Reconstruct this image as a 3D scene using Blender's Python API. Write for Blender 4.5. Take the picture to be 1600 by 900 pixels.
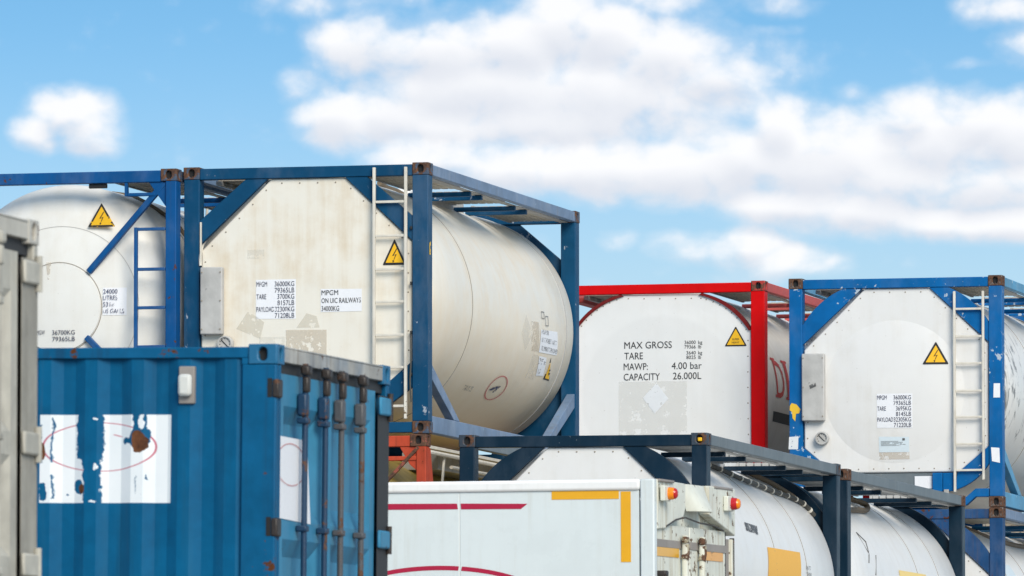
import bpy, bmesh, math, random
from mathutils import Vector, Matrix
R = math.radians
PI = math.pi
random.seed(7)
S = bpy.context.scene
COL = S.collection
for o in list(bpy.data.objects):
    bpy.data.objects.remove(o)

# ------------------------------------------------------------------ camera
cam_d = bpy.data.cameras.new('camera')
cam = bpy.data.objects.new('camera', cam_d)
COL.objects.link(cam)
cam.location = (0, 0, 0.8204)
cam.rotation_euler = (R(90 + 4.1506), 0, R(14.5542))
cam_d.sensor_width = 36.0
cam_d.lens = 13067.74 / 1600 * 36.0
cam_d.clip_start = 0.5
cam_d.clip_end = 20000
cam_d.dof.use_dof = True
cam_d.dof.focus_distance = 88.0
cam_d.dof.aperture_fstop = 12.0
S.camera = cam

# ------------------------------------------------------------------ light
SUN_EL, SUN_AZ = R(31), R(143)          # azimuth clockwise from +Y
sun_d = bpy.data.lights.new('sun', 'SUN')
sun_d.energy = 2.5
sun_d.angle = R(30)
sun_d.color = (1.0, 0.91, 0.78)
sun = bpy.data.objects.new('sun', sun_d)
COL.objects.link(sun)
sd = Vector((math.sin(SUN_AZ) * math.cos(SUN_EL), math.cos(SUN_AZ) * math.cos(SUN_EL), math.sin(SUN_EL)))
sun.rotation_euler = sd.to_track_quat('Z', 'Y').to_euler()
S.view_settings.view_transform = 'Standard'
S.view_settings.look = 'None'
S.view_settings.exposure = 0.45
S.view_settings.gamma = 1.0


# ------------------------------------------------------------------ node maths
class V:
    """A float socket (or number) with operators that add Math nodes."""
    def __init__(s, nt, sock): s.nt, s.k = nt, sock

    def op(s, o, b=None, c=None, clamp=False):
        n = s.nt.nodes.new('ShaderNodeMath'); n.operation = o; n.use_clamp = clamp
        for i, x in enumerate((s, b, c)):
            if x is None: continue
            if isinstance(x, V): s.nt.links.new(x.k, n.inputs[i])
            else: n.inputs[i].default_value = x
        return V(s.nt, n.outputs[0])
    def __add__(s, b): return s.op('ADD', b)
    def __sub__(s, b): return s.op('SUBTRACT', b)
    def __mul__(s, b): return s.op('MULTIPLY', b)
    def __truediv__(s, b): return s.op('DIVIDE', b)
    def __rsub__(s, b): return s.op('MULTIPLY_ADD', -1.0, b)
    __radd__ = __add__
    __rmul__ = __mul__
    def mx(s, b): return s.op('MAXIMUM', b)
    def mn(s, b): return s.op('MINIMUM', b)
    def abs(s): return s.op('ABSOLUTE')
    def sqrt(s): return s.op('SQRT')
    def sq(s): return s.op('MULTIPLY', s)
    def clamp(s): return s.op('ADD', 0.0, clamp=True)
    def step(s, lo, hi):
        n = s.nt.nodes.new('ShaderNodeMapRange'); n.interpolation_type = 'SMOOTHSTEP'
        s.nt.links.new(s.k, n.inputs[0])
        n.inputs[1].default_value, n.inputs[2].default_value = lo, hi
        if lo > hi:
            n.inputs[1].default_value, n.inputs[2].default_value = hi, lo
            n.inputs[3].default_value, n.inputs[4].default_value = 1.0, 0.0
        return V(s.nt, n.outputs[0])


def sepxyz(nt, vec):
    n = nt.nodes.new('ShaderNodeSeparateXYZ'); nt.links.new(vec, n.inputs[0])
    return [V(nt, n.outputs[i]) for i in range(3)]


def comb(nt, x, y, z):
    n = nt.nodes.new('ShaderNodeCombineXYZ')
    for i, q in enumerate((x, y, z)):
        if isinstance(q, V): nt.links.new(q.k, n.inputs[i])
        else: n.inputs[i].default_value = q
    return n.outputs[0]


def noise(nt, vec, scale, detail=4.0, rough=0.55, vscale=None, distort=0.0):
    if vscale:
        m = nt.nodes.new('ShaderNodeMapping'); m.inputs['Scale'].default_value = vscale
        nt.links.new(vec, m.inputs[0]); vec = m.outputs[0]
    n = nt.nodes.new('ShaderNodeTexNoise')
    n.inputs['Scale'].default_value = scale
    n.inputs['Detail'].default_value = detail
    n.inputs['Roughness'].default_value = rough
    n.inputs['Distortion'].default_value = distort
    nt.links.new(vec, n.inputs['Vector'])
    return V(nt, n.outputs[0])


def mix(nt, fac, a, b):
    n = nt.nodes.new('ShaderNodeMix'); n.data_type = 'RGBA'
    if isinstance(fac, V): nt.links.new(fac.k, n.inputs[0])
    else: n.inputs[0].default_value = fac
    for i, q in ((6, a), (7, b)):
        if isinstance(q, (tuple, list)): n.inputs[i].default_value = (q[0], q[1], q[2], 1)
        else: nt.links.new(q, n.inputs[i])
    return n.outputs[2]


# ------------------------------------------------------------------ sky
def ap(px, py):                      # a bearing and an elevation of the sky, degrees
    return -14.5542 + (px - 800) * 0.0043845, 4.1506 + (450 - py) * 0.0043845


# cumulus seen low over the depot, each a heap of lobes: (bearing, elevation, half width, half height) on a fine grid
FAR_BANK = [
    (590, 72, 95, 48), (700, 78, 120, 52), (800, 70, 90, 50), (880, 45, 85, 52), (950, 55, 80, 50), (1045, 88, 105, 55), (1130, 118, 70, 34),
    (760, 135, 190, 58), (950, 145, 220, 66), (870, 185, 220, 44), (700, 195, 130, 36), (535, 185, 62, 42), (625, 180, 75, 46),
    (110, 178, 62, 36), (135, 205, 55, 30), (62, 205, 40, 28),
    (455, 8, 60, 22, .5), (505, 12, 50, 16, .5), (570, 4, 55, 18, .5), (640, 2, 40, 12, .4), (695, 18, 34, 15, .4), (1035, 6, 52, 22, .6), (1215, 8, 52, 17, .5), (472, 132, 34, 24, .32),
    (1240, 105, 50, 40, .22), (1160, 95, 30, 20, .3),
]
NEAR_BANK = [
    (1225, 205, 62, 48), (1290, 250, 140, 66), (1180, 250, 110, 50), (1090, 268, 130, 44), (960, 262, 150, 40), (820, 262, 140, 36), (700, 245, 110, 26),
    (1430, 182, 58, 34), (1530, 188, 90, 40), (1480, 220, 130, 58), (1595, 210, 80, 58), (1420, 280, 150, 55), (1560, 285, 120, 48),
    (1350, 330, 135, 38), (1460, 348, 100, 26), (1570, 350, 95, 28), (1240, 318, 100, 30),
    (1110, 388, 62, 24, .9), (1175, 378, 40, 26, .9), (1205, 408, 78, 26, .8), (1062, 378, 36, 17, .6), (975, 370, 32, 15, .3),
    (1560, 16, 70, 26, .7), (1592, 75, 45, 32, .5), (1345, 145, 26, 12, .3), (1215, 53, 34, 9, .3), (1520, 100, 40, 9, .25), (1165, 430, 70, 12, .3),
]

world = bpy.data.worlds.new('World')
S.world = world
world.use_nodes = True
world.cycles.sampling_method = 'MANUAL'
world.cycles.sample_map_resolution = 256
nt = world.node_tree
nt.nodes.clear()
tc = nt.nodes.new('ShaderNodeTexCoord')
dirv = tc.outputs['Generated']
dx, dy, dz = sepxyz(nt, dirv)
sky = nt.nodes.new('ShaderNodeTexSky')
sky.sky_type = 'NISHITA'
sky.sun_disc = False
sky.sun_elevation = SUN_EL
sky.sun_rotation = SUN_AZ
sky.altitude = 0
sky.air_density = 1.0
sky.dust_density = 0.25
sky.ozone_density = 1.0
# look a little higher into the sky model than the true elevation: clear dry air near the horizon
up = (dz.mx(0.0) * 4.2 + 0.10)
nrm = nt.nodes.new('ShaderNodeVectorMath'); nrm.operation = 'NORMALIZE'
nt.links.new(comb(nt, dx, dy, up), nrm.inputs[0])
nt.links.new(nrm.outputs[0], sky.inputs[0])
az = dx.op('ARCTAN2', dy) * (180 / PI)
el = dz.op('ARCSINE') * (180 / PI)
tint = nt.nodes.new('ShaderNodeMix'); tint.data_type = 'RGBA'; tint.blend_type = 'MULTIPLY'
tint.inputs[0].default_value = 1.0
nt.links.new(sky.outputs[0], tint.inputs[6])
tint.inputs[7].default_value = (0.99, 1.48, 1.45, 1)
skyc = mix(nt, el.step(6.3, 3.4) * 0.80, tint.outputs[2], (3.55, 4.6, 5.0))


def cloud_layer(name, lobes, seed, wide):
    """node group: how much cloud is there towards (az, el)"""
    g = bpy.data.node_groups.new(name, 'ShaderNodeTree')
    for k, ty in (('az', 'Float'), ('el', 'Float'), ('dir', 'Vector')):
        g.interface.new_socket(k, in_out='INPUT', socket_type='NodeSocket' + ty)
    for k in ('density', 'mass'):
        g.interface.new_socket(k, in_out='OUTPUT', socket_type='NodeSocketFloat')
    gi = g.nodes.new('NodeGroupInput'); go = g.nodes.new('NodeGroupOutput')
    ga, ge = V(g, gi.outputs[0]), V(g, gi.outputs[1])
    w1 = noise(g, comb(g, ga + seed, ge, 0.0), 1.3, 2.0, 0.5)
    w2 = noise(g, comb(g, ga + (31.0 + seed), ge + 17.0, 2.0), 1.3, 2.0, 0.5)
    wa = ga + (w1 - 0.5) * 0.30
    we = ge + (w2 - 0.5) * 0.16
    wv = comb(g, wa, we, 0.0)
    tot = None
    for (px, py, sx, sy, *q) in lobes:
        a0, e0 = ap(px, py)
        peak = q[0] if q else 1.0
        s = 1.28 / math.sqrt(0.45 + 0.55 * peak)
        ka, ke = 1 / (sx * 0.0043845 * s), 1 / (sy * 0.0043845 * s)
        m = g.nodes.new('ShaderNodeVectorMath'); m.operation = 'MULTIPLY_ADD'
        g.links.new(wv, m.inputs[0])
        m.inputs[1].default_value = (ka, ke, 0)
        m.inputs[2].default_value = (-a0 * ka, -e0 * ke, 0)
        l = g.nodes.new('ShaderNodeVectorMath'); l.operation = 'DOT_PRODUCT'
        g.links.new(m.outputs[0], l.inputs[0]); g.links.new(m.outputs[0], l.inputs[1])
        d = (V(g, l.outputs[1]) * -(0.5 + 0.5 * peak) + (1.3 * peak - 0.3)).mx(-0.9)
        tot = d if tot is None else tot.op('SMOOTH_MAX', d, 0.3)
    # the rest of the sky carries the same kind of broken cumulus
    if wide:
        far = noise(g, gi.outputs[2], 3.2, 3.0, 0.5, (1, 1, 2.6))
        away = ((ga + 14.5542).abs() * 0.9).mx((ge - 4.15).abs() * 1.5).step(3.4, 5.0)
        tot = tot.mx((far - 0.53) * 7.0 * away - (1.0 - away))
    puffs = None
    for sc_, k in ((2.0, 0.8), (6.0, 0.35)):
        vo = g.nodes.new('ShaderNodeTexVoronoi'); vo.feature = 'SMOOTH_F1'; vo.voronoi_dimensions = '2D'
        vo.inputs['Scale'].default_value = sc_
        vo.inputs['Smoothness'].default_value = 0.35
        g.links.new(comb(g, wa + seed, we * 1.25, 0.0), vo.inputs['Vector'])
        q = (0.42 - V(g, vo.outputs[0])) * (k * 1.5)
        puffs = q if puffs is None else puffs + q
    f1 = noise(g, comb(g, wa + seed, we * 1.3, 3.0), 3.0, 9.0, 0.60)
    dens = tot + puffs + (f1 - 0.5) * 2.7
    g.links.new(dens.k, go.inputs[0]); g.links.new(tot.k, go.inputs[1])

    def ev(a, e):
        n = nt.nodes.new('ShaderNodeGroup'); n.node_tree = g
        nt.links.new(a.k, n.inputs[0]); nt.links.new(e.k, n.inputs[1]); nt.links.new(dirv, n.inputs[2])
        return V(nt, n.outputs[0]), V(nt, n.outputs[1])
    d0, m0 = ev(az, el)
    d1, m1 = ev(az + 0.05, el + 0.13)
    alpha = (d0 + m0 * 0.7).step(-0.5, 1.55).mx((d0 + m0 * 0.8).step(-0.9, 0.9) * 0.36)
    lit = ((d0 - d1) * 0.30 + (m0 - m1) * 2.1).step(-1.0, 0.95)          # sides turned up to the sun
    under = m1.step(0.35, 1.1)                                             # thick cloud overhead
    light = (lit * 0.55 + (1.0 - under) * 0.42 + 0.14).clamp()
    col = mix(nt, light, (4.4, 4.62, 5.12), (6.15, 6.15, 6.25))
    return alpha, col


final = skyc
for args in (('cloud_far', FAR_BANK, 0.0, True), ('cloud_near', NEAR_BANK, 7.3, False)):
    alpha, ccol = cloud_layer(*args)
    final = mix(nt, alpha * 0.97, final, ccol)
bg = nt.nodes.new('ShaderNodeBackground')
bg.inputs['Strength'].default_value = 0.12
nt.links.new(final, bg.inputs['Color'])
wo = nt.nodes.new('ShaderNodeOutputWorld')
nt.links.new(bg.outputs[0], wo.inputs['Surface'])


# ------------------------------------------------------------------ materials
def lin(r, g, b):
    f = lambda c: (c / 255 / 12.92) if c <= 10 else ((c / 255 + 0.055) / 1.055) ** 2.4
    return (f(r), f(g), f(b))


def new_mat(name):
    m = bpy.data.materials.new(name); m.use_nodes = True
    nt = m.node_tree; nt.nodes.clear()
    out = nt.nodes.new('ShaderNodeOutputMaterial')
    b = nt.nodes.new('ShaderNodeBsdfPrincipled')
    nt.links.new(b.outputs[0], out.inputs[0])
    tc = nt.nodes.new('ShaderNodeTexCoord')
    return m, nt, b, tc.outputs['Object'], out


def setv(nt, sock, v):
    if isinstance(v, V): nt.links.new(v.k, sock)
    elif isinstance(v, (int, float)): sock.default_value = v
    elif isinstance(v, (tuple, list)): sock.default_value = (v[0], v[1], v[2], 1)
    else: nt.links.new(v, sock)


def bump(nt, b, h, strength, dist):
    n = nt.nodes.new('ShaderNodeBump')
    n.inputs['Strength'].default_value = strength
    n.inputs['Distance'].default_value = dist
    nt.links.new(h.k, n.inputs['Height'])
    nt.links.new(n.outputs[0], b.inputs['Normal'])


RUST = (0.10, 0.036, 0.014)


def paint(name, col, var=0.18, streak=0.25, streakcol=(0.12, 0.10, 0.08), chip=0.0, chipcol=RUST, rough=0.42,
          fade=0.0, fadecol=(0.3, 0.34, 0.4), dents=0.12, chipscale=14.0, spec=0.14, seed=0.0):
    m, nt, b, co, out = new_mat(name)
    mp = nt.nodes.new('ShaderNodeMapping'); mp.inputs['Location'].default_value = (seed, seed * 1.7, seed * 0.6)
    nt.links.new(co, mp.inputs[0]); co = mp.outputs[0]
    n1 = noise(nt, co, 2.2, 5.0)
    n2 = noise(nt, co, 9.0, 5.0, 0.6)
    v = (n1 * 0.65 + n2 * 0.35).step(0.3, 0.7)
    c = mix(nt, v, tuple(k * (1 - var) for k in col), tuple(min(0.95, k * (1 + var)) for k in col))
    if fade:
        nf = noise(nt, co, 3.1, 6.0, 0.65, (1, 1, 0.45))
        c = mix(nt, nf.step(0.45, 0.72) * fade, c, fadecol)
    if streak:
        st = noise(nt, co, 1.0, 5.0, 0.6, (17, 17, 0.9))
        big = noise(nt, co, 1.3, 3.0)
        c = mix(nt, st.step(0.47, 0.74) * big.step(0.35, 0.65) * streak, c, streakcol)
    r = v * 0.12 + rough
    if chip:
        cn = noise(nt, co, chipscale, 6.0, 0.62)
        cb = noise(nt, co, 1.7, 3.0)
        k = (cn + cb * 0.5).step(0.98 - chip * 0.2, 1.01 - chip * 0.2)
        c = mix(nt, k, c, chipcol)
        r = r + k * 0.25
    setv(nt, b.inputs['Base Color'], c)
    setv(nt, b.inputs['Roughness'], r)
    b.inputs['Specular IOR Level'].default_value = spec
    h = noise(nt, co, 1.8, 2.0) * 1.0 + n2 * 0.12
    bump(nt, b, h, 0.5, 0.012 * dents * 4)
    return m


def cladding(name, col, stain=(0.50, 0.40, 0.26), amount=0.3, disc=0.0, rough=0.38, grime=0.0, seed=0.0, low=0.0):
    """Painted sheet round the tank: faint yellowing, run marks, scuffs."""
    m, nt, b, co0, out = new_mat(name)
    mp = nt.nodes.new('ShaderNodeMapping'); mp.inputs['Location'].default_value = (seed, seed * 1.3, seed * 0.7)
    nt.links.new(co0, mp.inputs[0]); co = mp.outputs[0]
    x, y, z = sepxyz(nt, co0)
    n1 = noise(nt, co, 1.1, 4.0, 0.55)
    n2 = noise(nt, co, 5.0, 6.0, 0.62)
    c = mix(nt, n1.step(0.3, 0.72), tuple(k * 0.965 for k in col), tuple(min(0.9, k * 1.03) for k in col))
    st = noise(nt, co, 1.0, 6.0, 0.62, (9, 9, 0.55))
    dust = (n1 * 0.5 + n2 * 0.3 + st * 0.35).step(0.5, 0.78)
    c = mix(nt, dust * amount, c, stain)
    if low:                                   # stain colour grows stronger towards the belly of the tank
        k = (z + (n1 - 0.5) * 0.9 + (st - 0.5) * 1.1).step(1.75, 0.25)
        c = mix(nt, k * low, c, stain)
    if disc:                                  # round stain where the dished end presses the cover sheet
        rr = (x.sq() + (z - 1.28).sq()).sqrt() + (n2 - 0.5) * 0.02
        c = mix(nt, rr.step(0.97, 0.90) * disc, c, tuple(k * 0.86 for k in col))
        c = mix(nt, (z + (n2 - 0.5) * 0.3).step(2.15, 2.45) * disc * 0.8, c, tuple(k * 0.84 for k in col))  # darker towards the top edge
    if grime:
        gn = noise(nt, co, 2.6, 8.0, 0.70, (1, 1.6, 1.1), 0.9)
        gb = noise(nt, co, 0.9, 2.0)
        c = mix(nt, gn.step(0.50, 0.62) * (z + (gn - 0.5) * 0.8 - 1.45).abs().step(0.75, 0.45) * grime, c, (0.10, 0.10, 0.10))
    sp = noise(nt, co, 42.0, 2.0)
    c = mix(nt, sp.step(0.74, 0.78) * 0.45, c, (0.22, 0.18, 0.14))
    setv(nt, b.inputs['Base Color'], c)
    setv(nt, b.inputs['Roughness'], n2 * 0.22 + (rough - 0.08))
    b.inputs['Specular IOR Level'].default_value = 0.45
    bump(nt, b, noise(nt, co, 1.7, 2.0) + n2 * 0.03, 0.45, 0.03)
    return m


def rusty(name, col, amount=0.6, seed=0.0):
    m, nt, b, co, out = new_mat(name)
    mp = nt.nodes.new('ShaderNodeMapping'); mp.inputs['Location'].default_value = (seed, seed, seed)
    nt.links.new(co, mp.inputs[0]); co = mp.outputs[0]
    a = noise(nt, co, 9.0, 8.0, 0.68)
    c = noise(nt, co, 38.0, 4.0, 0.6)
    r = mix(nt, c.step(0.3, 0.7), (0.045, 0.022, 0.014), (0.135, 0.06, 0.03))
    k = (a + (c - 0.5) * 0.2).step(0.66 - amount * 0.3, 0.72 - amount * 0.3)
    setv(nt, b.inputs['Base Color'], mix(nt, k, col, r))
    setv(nt, b.inputs['Roughness'], k * 0.3 + 0.5)
    bump(nt, b, a + c * 0.4, 0.6, 0.006)
    return m


def flat(name, col, rough=0.5, metal=0.0, var=0.08):
    m, nt, b, co, out = new_mat(name)
    n = noise(nt, co, 6.0, 5.0, 0.6)
    setv(nt, b.inputs['Base Color'], mix(nt, n, tuple(k * (1 - var) for k in col), tuple(min(0.95, k * (1 + var)) for k in col)))
    b.inputs['Roughness'].default_value = rough
    b.inputs['Metallic'].default_value = metal
    return m


def print_mat(name, col, wear=0.0, alpha=1.0, scale=30.0, rough=0.5):
    """Ink or sticker film, worn through where the noise says so."""
    m, nt, b, co, out = new_mat(name)
    n = noise(nt, co, scale, 5.0, 0.65)
    n2 = noise(nt, co, 4.0, 3.0)
    setv(nt, b.inputs['Base Color'], mix(nt, n, tuple(k * 0.92 for k in col), tuple(min(0.95, k * 1.06) for k in col)))
    b.inputs['Roughness'].default_value = rough
    if wear or alpha < 1:
        k = (n + (n2 - 0.5) * 0.6).step(0.68 - wear * 0.3, 0.75 - wear * 0.3)
        setv(nt, b.inputs['Alpha'], (1.0 - k) * alpha)
    return m


M = {}
M['navy'] = paint('navy_paint', (0.003, 0.058, 0.138), 0.14, 0.22, (0.02, 0.06, 0.10), 0.28, (0.32, 0.36, 0.42), 0.42, 0.12, seed=1)
M['azure'] = paint('azure_paint', (0.001, 0.112, 0.335), 0.14, 0.2, (0.03, 0.08, 0.14), 0.42, (0.42, 0.5, 0.58), 0.42, 0.10, seed=4)
M['royal'] = paint('royal_blue_paint', (0.003, 0.078, 0.25), 0.14, 0.22, (0.05, 0.05, 0.07), 0.30, RUST, 0.4, 0.12, seed=9)
M['oldblue'] = paint('faded_blue_paint', (0.012, 0.062, 0.17), 0.2, 0.5, (0.10, 0.07, 0.06), 0.3, RUST, 0.5, 0.35, (0.16, 0.2, 0.3), seed=3)
M['red'] = paint('red_paint', (0.62, 0.001, 0.002), 0.08, 0.08, (0.2, 0.02, 0.01), 0.0, RUST, 0.4, 0.0, seed=2)
M['darkred'] = paint('maroon_paint', (0.16, 0.012, 0.012), 0.2, 0.2, rough=0.5)
M['slate'] = paint('slate_paint', (0.005, 0.0215, 0.042), 0.14, 0.12, (0.05, 0.06, 0.07), 0.06, (0.2, 0.22, 0.24), 0.34, 0.05, seed=5)
M['orange'] = paint('orange_red_paint', (0.45, 0.062, 0.028), 0.2, 0.65, (0.12, 0.03, 0.015), 0.35, (0.11, 0.032, 0.015), 0.5, 0.12, (0.6, 0.2, 0.13), seed=6)
M['cornerA'] = rusty('blue_rust_casting', (0.05, 0.075, 0.12), 0.75)
M['cornerB'] = rusty('brown_casting', (0.12, 0.10, 0.09), 0.9, 3.0)
M['cornerR'] = rusty('red_rust_casting', (0.40, 0.03, 0.02), 0.55, 5.0)
M['cornerT'] = rusty('slate_rust_casting', (0.03, 0.045, 0.065), 0.5, 7.0)
M['cornerO'] = rusty('orange_rust_casting', (0.28, 0.07, 0.04), 0.8, 8.0)
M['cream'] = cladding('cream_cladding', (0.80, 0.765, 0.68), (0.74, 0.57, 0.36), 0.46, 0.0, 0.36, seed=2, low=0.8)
M['creamend'] = cladding('cream_end_cover', (0.80, 0.765, 0.68), (0.56, 0.42, 0.24), 0.58, 0.0, 0.42, seed=5)
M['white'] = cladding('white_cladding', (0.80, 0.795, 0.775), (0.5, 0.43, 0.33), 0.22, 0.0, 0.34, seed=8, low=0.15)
M['whiteend'] = cladding('white_end_cover', (0.765, 0.76, 0.745), (0.52, 0.47, 0.39), 0.34, 0.0, 0.4, seed=1)
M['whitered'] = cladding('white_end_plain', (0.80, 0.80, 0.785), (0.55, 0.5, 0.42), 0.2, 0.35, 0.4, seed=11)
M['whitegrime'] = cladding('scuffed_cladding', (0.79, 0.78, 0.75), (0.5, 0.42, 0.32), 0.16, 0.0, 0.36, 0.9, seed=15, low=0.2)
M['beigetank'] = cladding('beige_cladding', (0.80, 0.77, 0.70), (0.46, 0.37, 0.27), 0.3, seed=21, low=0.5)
M['offwhite'] = cladding('off_white_dome', (0.78, 0.77, 0.73), (0.5, 0.42, 0.28), 0.22, 0.0, 0.4, seed=17)
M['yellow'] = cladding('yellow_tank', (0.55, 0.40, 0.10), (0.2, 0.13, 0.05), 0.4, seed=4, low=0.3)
M['seam'] = flat('seam_grey_brown', (0.27, 0.24, 0.20), 0.7)  # grey-brown seam lines and weld ring
M['seamlight'] = flat('seam_sealant', (0.45, 0.43, 0.40), 0.6)
M['galv'] = paint('galvanised_steel', (0.40, 0.39, 0.37), 0.2, 0.3, (0.25, 0.2, 0.15), 0.0, rough=0.5)
M['ladderpaint'] = paint('ladder_grey', (0.66, 0.625, 0.55), 0.15, 0.3, (0.3, 0.24, 0.17), 0.05, (0.2, 0.15, 0.1), 0.5)
M['grating'] = paint('grating_steel', (0.50, 0.45, 0.37), 0.2, 0.4, (0.3, 0.22, 0.14), 0.0, rough=0.6)
M['alu'] = paint('dull_aluminium', (0.46, 0.455, 0.44), 0.18, 0.35, (0.25, 0.24, 0.22), 0.08, (0.2, 0.2, 0.2), 0.45)
M['hose'] = flat('brown_hose', (0.16, 0.115, 0.07), 0.6, 0, 0.3)
M['hosedark'] = flat('dark_hose', (0.06, 0.058, 0.05), 0.5, 0, 0.3)
M['rivet'] = flat('rivet_grime', (0.30, 0.26, 0.21), 0.5)
M['black'] = flat('black_print', (0.015, 0.014, 0.014), 0.5)
M['dark'] = flat('void_shade_black', (0.012, 0.012, 0.013), 0.8)  # near-black that paints the shade in holes and gaps
M['ink'] = print_mat('navy_ink', (0.02, 0.022, 0.06), 0.12)
M['inkworn'] = print_mat('worn_navy_ink', (0.035, 0.04, 0.10), 0.40, 1.0, 26)
M['inkblack'] = print_mat('black_ink', (0.02, 0.02, 0.022), 0.05)
M['inkgrey'] = print_mat('grey_ink', (0.10, 0.10, 0.10), 0.45, 0.9, 30)
M['label'] = print_mat('white_label', (0.82, 0.83, 0.86), 0.0)
M['labelworn'] = print_mat('torn_white_label', (0.80, 0.82, 0.84), 0.25, 0.9, 14)
M['labelblue'] = print_mat('pale_blue_label', (0.66, 0.75, 0.80), 0.0)
M['labelbeige'] = print_mat('beige_residue', (0.62, 0.54, 0.43), 0.45, 0.42, 18)
M['ghost'] = print_mat('glue_residue', (0.62, 0.57, 0.46), 0.42, 0.30, 14)
M['ghostgrey'] = print_mat('grey_glue_residue', (0.68, 0.665, 0.61), 0.40, 0.22, 10)
M['signyellow'] = print_mat('sign_yellow', (0.88, 0.49, 0.008), 0.0)
M['signblack'] = print_mat('sign_black', (0.012, 0.011, 0.011), 0.0)
M['signblackworn'] = print_mat('worn_sign_black', (0.02, 0.018, 0.015), 0.30, 1.0, 22)
M['placard'] = print_mat('orange_placard', (0.88, 0.46, 0.05), 0.0)
M['placardpale'] = print_mat('pale_orange_placard', (0.90, 0.66, 0.22), 0.0)
M['ringred'] = print_mat('faded_red_print', (0.55, 0.12, 0.11), 0.25, 0.9)
M['letterred'] = print_mat('brick_red_print', (0.62, 0.06, 0.045), 0.1)
M['greyblue'] = paint('dusty_skylit_blue_paint', (0.16, 0.23, 0.34), 0.2, 0.4, (0.2, 0.17, 0.14), 0.2, (0.3, 0.4, 0.5), 0.5, 0.4, (0.35, 0.4, 0.48), seed=13)  # side rails: dust and grazing sky light both mixed into the blue
M['greyslate'] = paint('grey_skylit_slate_paint', (0.14, 0.17, 0.19), 0.18, 0.25, (0.25, 0.25, 0.24), 0.08, (0.3, 0.3, 0.3), 0.4, 0.3, (0.25, 0.28, 0.3), seed=14)  # galvanised grey and reflected sky mixed into the rail slate
M['paleazure'] = paint('pale_azure_paint', (0.10, 0.30, 0.48), 0.2, 0.35, (0.3, 0.3, 0.3), 0.3, (0.5, 0.6, 0.66), 0.45, 0.3, (0.35, 0.5, 0.6), seed=16)  # paler azure for side rails and braces
M['redpale'] = paint('pale_red_paint', (0.52, 0.10, 0.09), 0.12, 0.2, (0.3, 0.1, 0.08), 0.05, rough=0.5)  # paler red for side rails and walkway parts
M['cblue'] = paint('container_blue', (0.002, 0.094, 0.215), 0.2, 0.5, (0.012, 0.045, 0.10), 0.28, RUST, 0.45, 0.12, (0.03, 0.16, 0.36), seed=19, chipscale=9)
M['cdoor'] = paint('container_door_lit_blue', (0.045, 0.215, 0.36), 0.15, 0.3, (0.02, 0.06, 0.12), 0.12, RUST, 0.38, 0.25, (0.1, 0.25, 0.42), seed=23)  # blue lightened for side light and grazing sky sheen on the doors
M['cheader'] = paint('weathered_header', (0.40, 0.395, 0.37), 0.25, 0.7, (0.13, 0.09, 0.06), 0.25, RUST, 0.55, 0.5, (0.1, 0.2, 0.32), seed=24)
M['rod'] = rusty('rod_blue_rust', (0.005, 0.035, 0.085), 0.30, 2.0)
M['rodrust'] = rusty('rod_brown_rust', (0.075, 0.078, 0.085), 0.40, 4.0)
M['cam'] = rusty('cam_rust', (0.028, 0.021, 0.018), 0.32, 6.0)
M['camrust'] = rusty('pale_rusty_cam', (0.40, 0.36, 0.26), 0.62, 9.0)
M['gasket_shade'] = flat('rubber_and_recess_shade', (0.03, 0.032, 0.035), 0.7)  # seals, and the painted recess shade on the blue door end
M['hgrey'] = paint('warm_grey_paint', (0.46, 0.445, 0.39), 0.24, 0.6, (0.20, 0.18, 0.15), 0.1, (0.2, 0.14, 0.1), 0.5, 0.3, (0.42, 0.41, 0.37), seed=31)
M['hgreylight'] = paint('light_warm_grey_paint', (0.52, 0.50, 0.445), 0.16, 0.4, (0.2, 0.17, 0.13), 0.1, (0.2, 0.14, 0.1), 0.5, seed=33)
M['hrecess'] = paint('shaded_grey_paint', (0.33, 0.315, 0.275), 0.2, 0.4, (0.1, 0.09, 0.07), 0.1, (0.2, 0.14, 0.1), 0.6, seed=35)  # shaded copy of the warm grey for the recess plate
M['trailer'] = paint('trailer_white', (0.66, 0.715, 0.72), 0.03, 0.42, (0.54, 0.55, 0.51), 0.0, rough=0.22, dents=0.06, seed=41)
M['trailerrim'] = paint('trailer_rim_white', (0.84, 0.84, 0.83), 0.03, 0.15, (0.4, 0.38, 0.34), 0.0, rough=0.3, seed=42)
M['trailerend'] = paint('trailer_rear_white', (0.70, 0.71, 0.63), 0.10, 0.8, (0.34, 0.25, 0.12), 0.55, (0.12, 0.065, 0.03), 0.4, seed=43)
M['trailergrey'] = paint('trailer_grey_band', (0.30, 0.275, 0.255), 0.1, 0.3, (0.2, 0.16, 0.12), rough=0.5)
M['tape'] = print_mat('amber_tape', (0.80, 0.40, 0.012), 0.0, 1.0, 12, 0.3)
M['tapeworn'] = print_mat('worn_amber_tape', (0.80, 0.42, 0.14), 0.25, 1.0, 16)
M['crimson'] = print_mat('crimson_print', (0.42, 0.008, 0.045), 0.0, 1.0, 8, 0.3)
M['joint'] = flat('joint_sealant', (0.70, 0.72, 0.70), 0.4)
M['ventw'] = paint('vent_plastic', (0.62, 0.63, 0.60), 0.08, 0.3, (0.3, 0.27, 0.22), rough=0.4)


def lens_mat(name, col):
    m, nt, b, co, out = new_mat(name)
    b.inputs['Base Color'].default_value = (*col, 1)
    b.inputs['Roughness'].default_value = 0.18
    b.inputs['Subsurface Weight'].default_value = 0.25
    b.inputs['Subsurface Radius'].default_value = (0.02, 0.01, 0.005)
    return m


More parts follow.
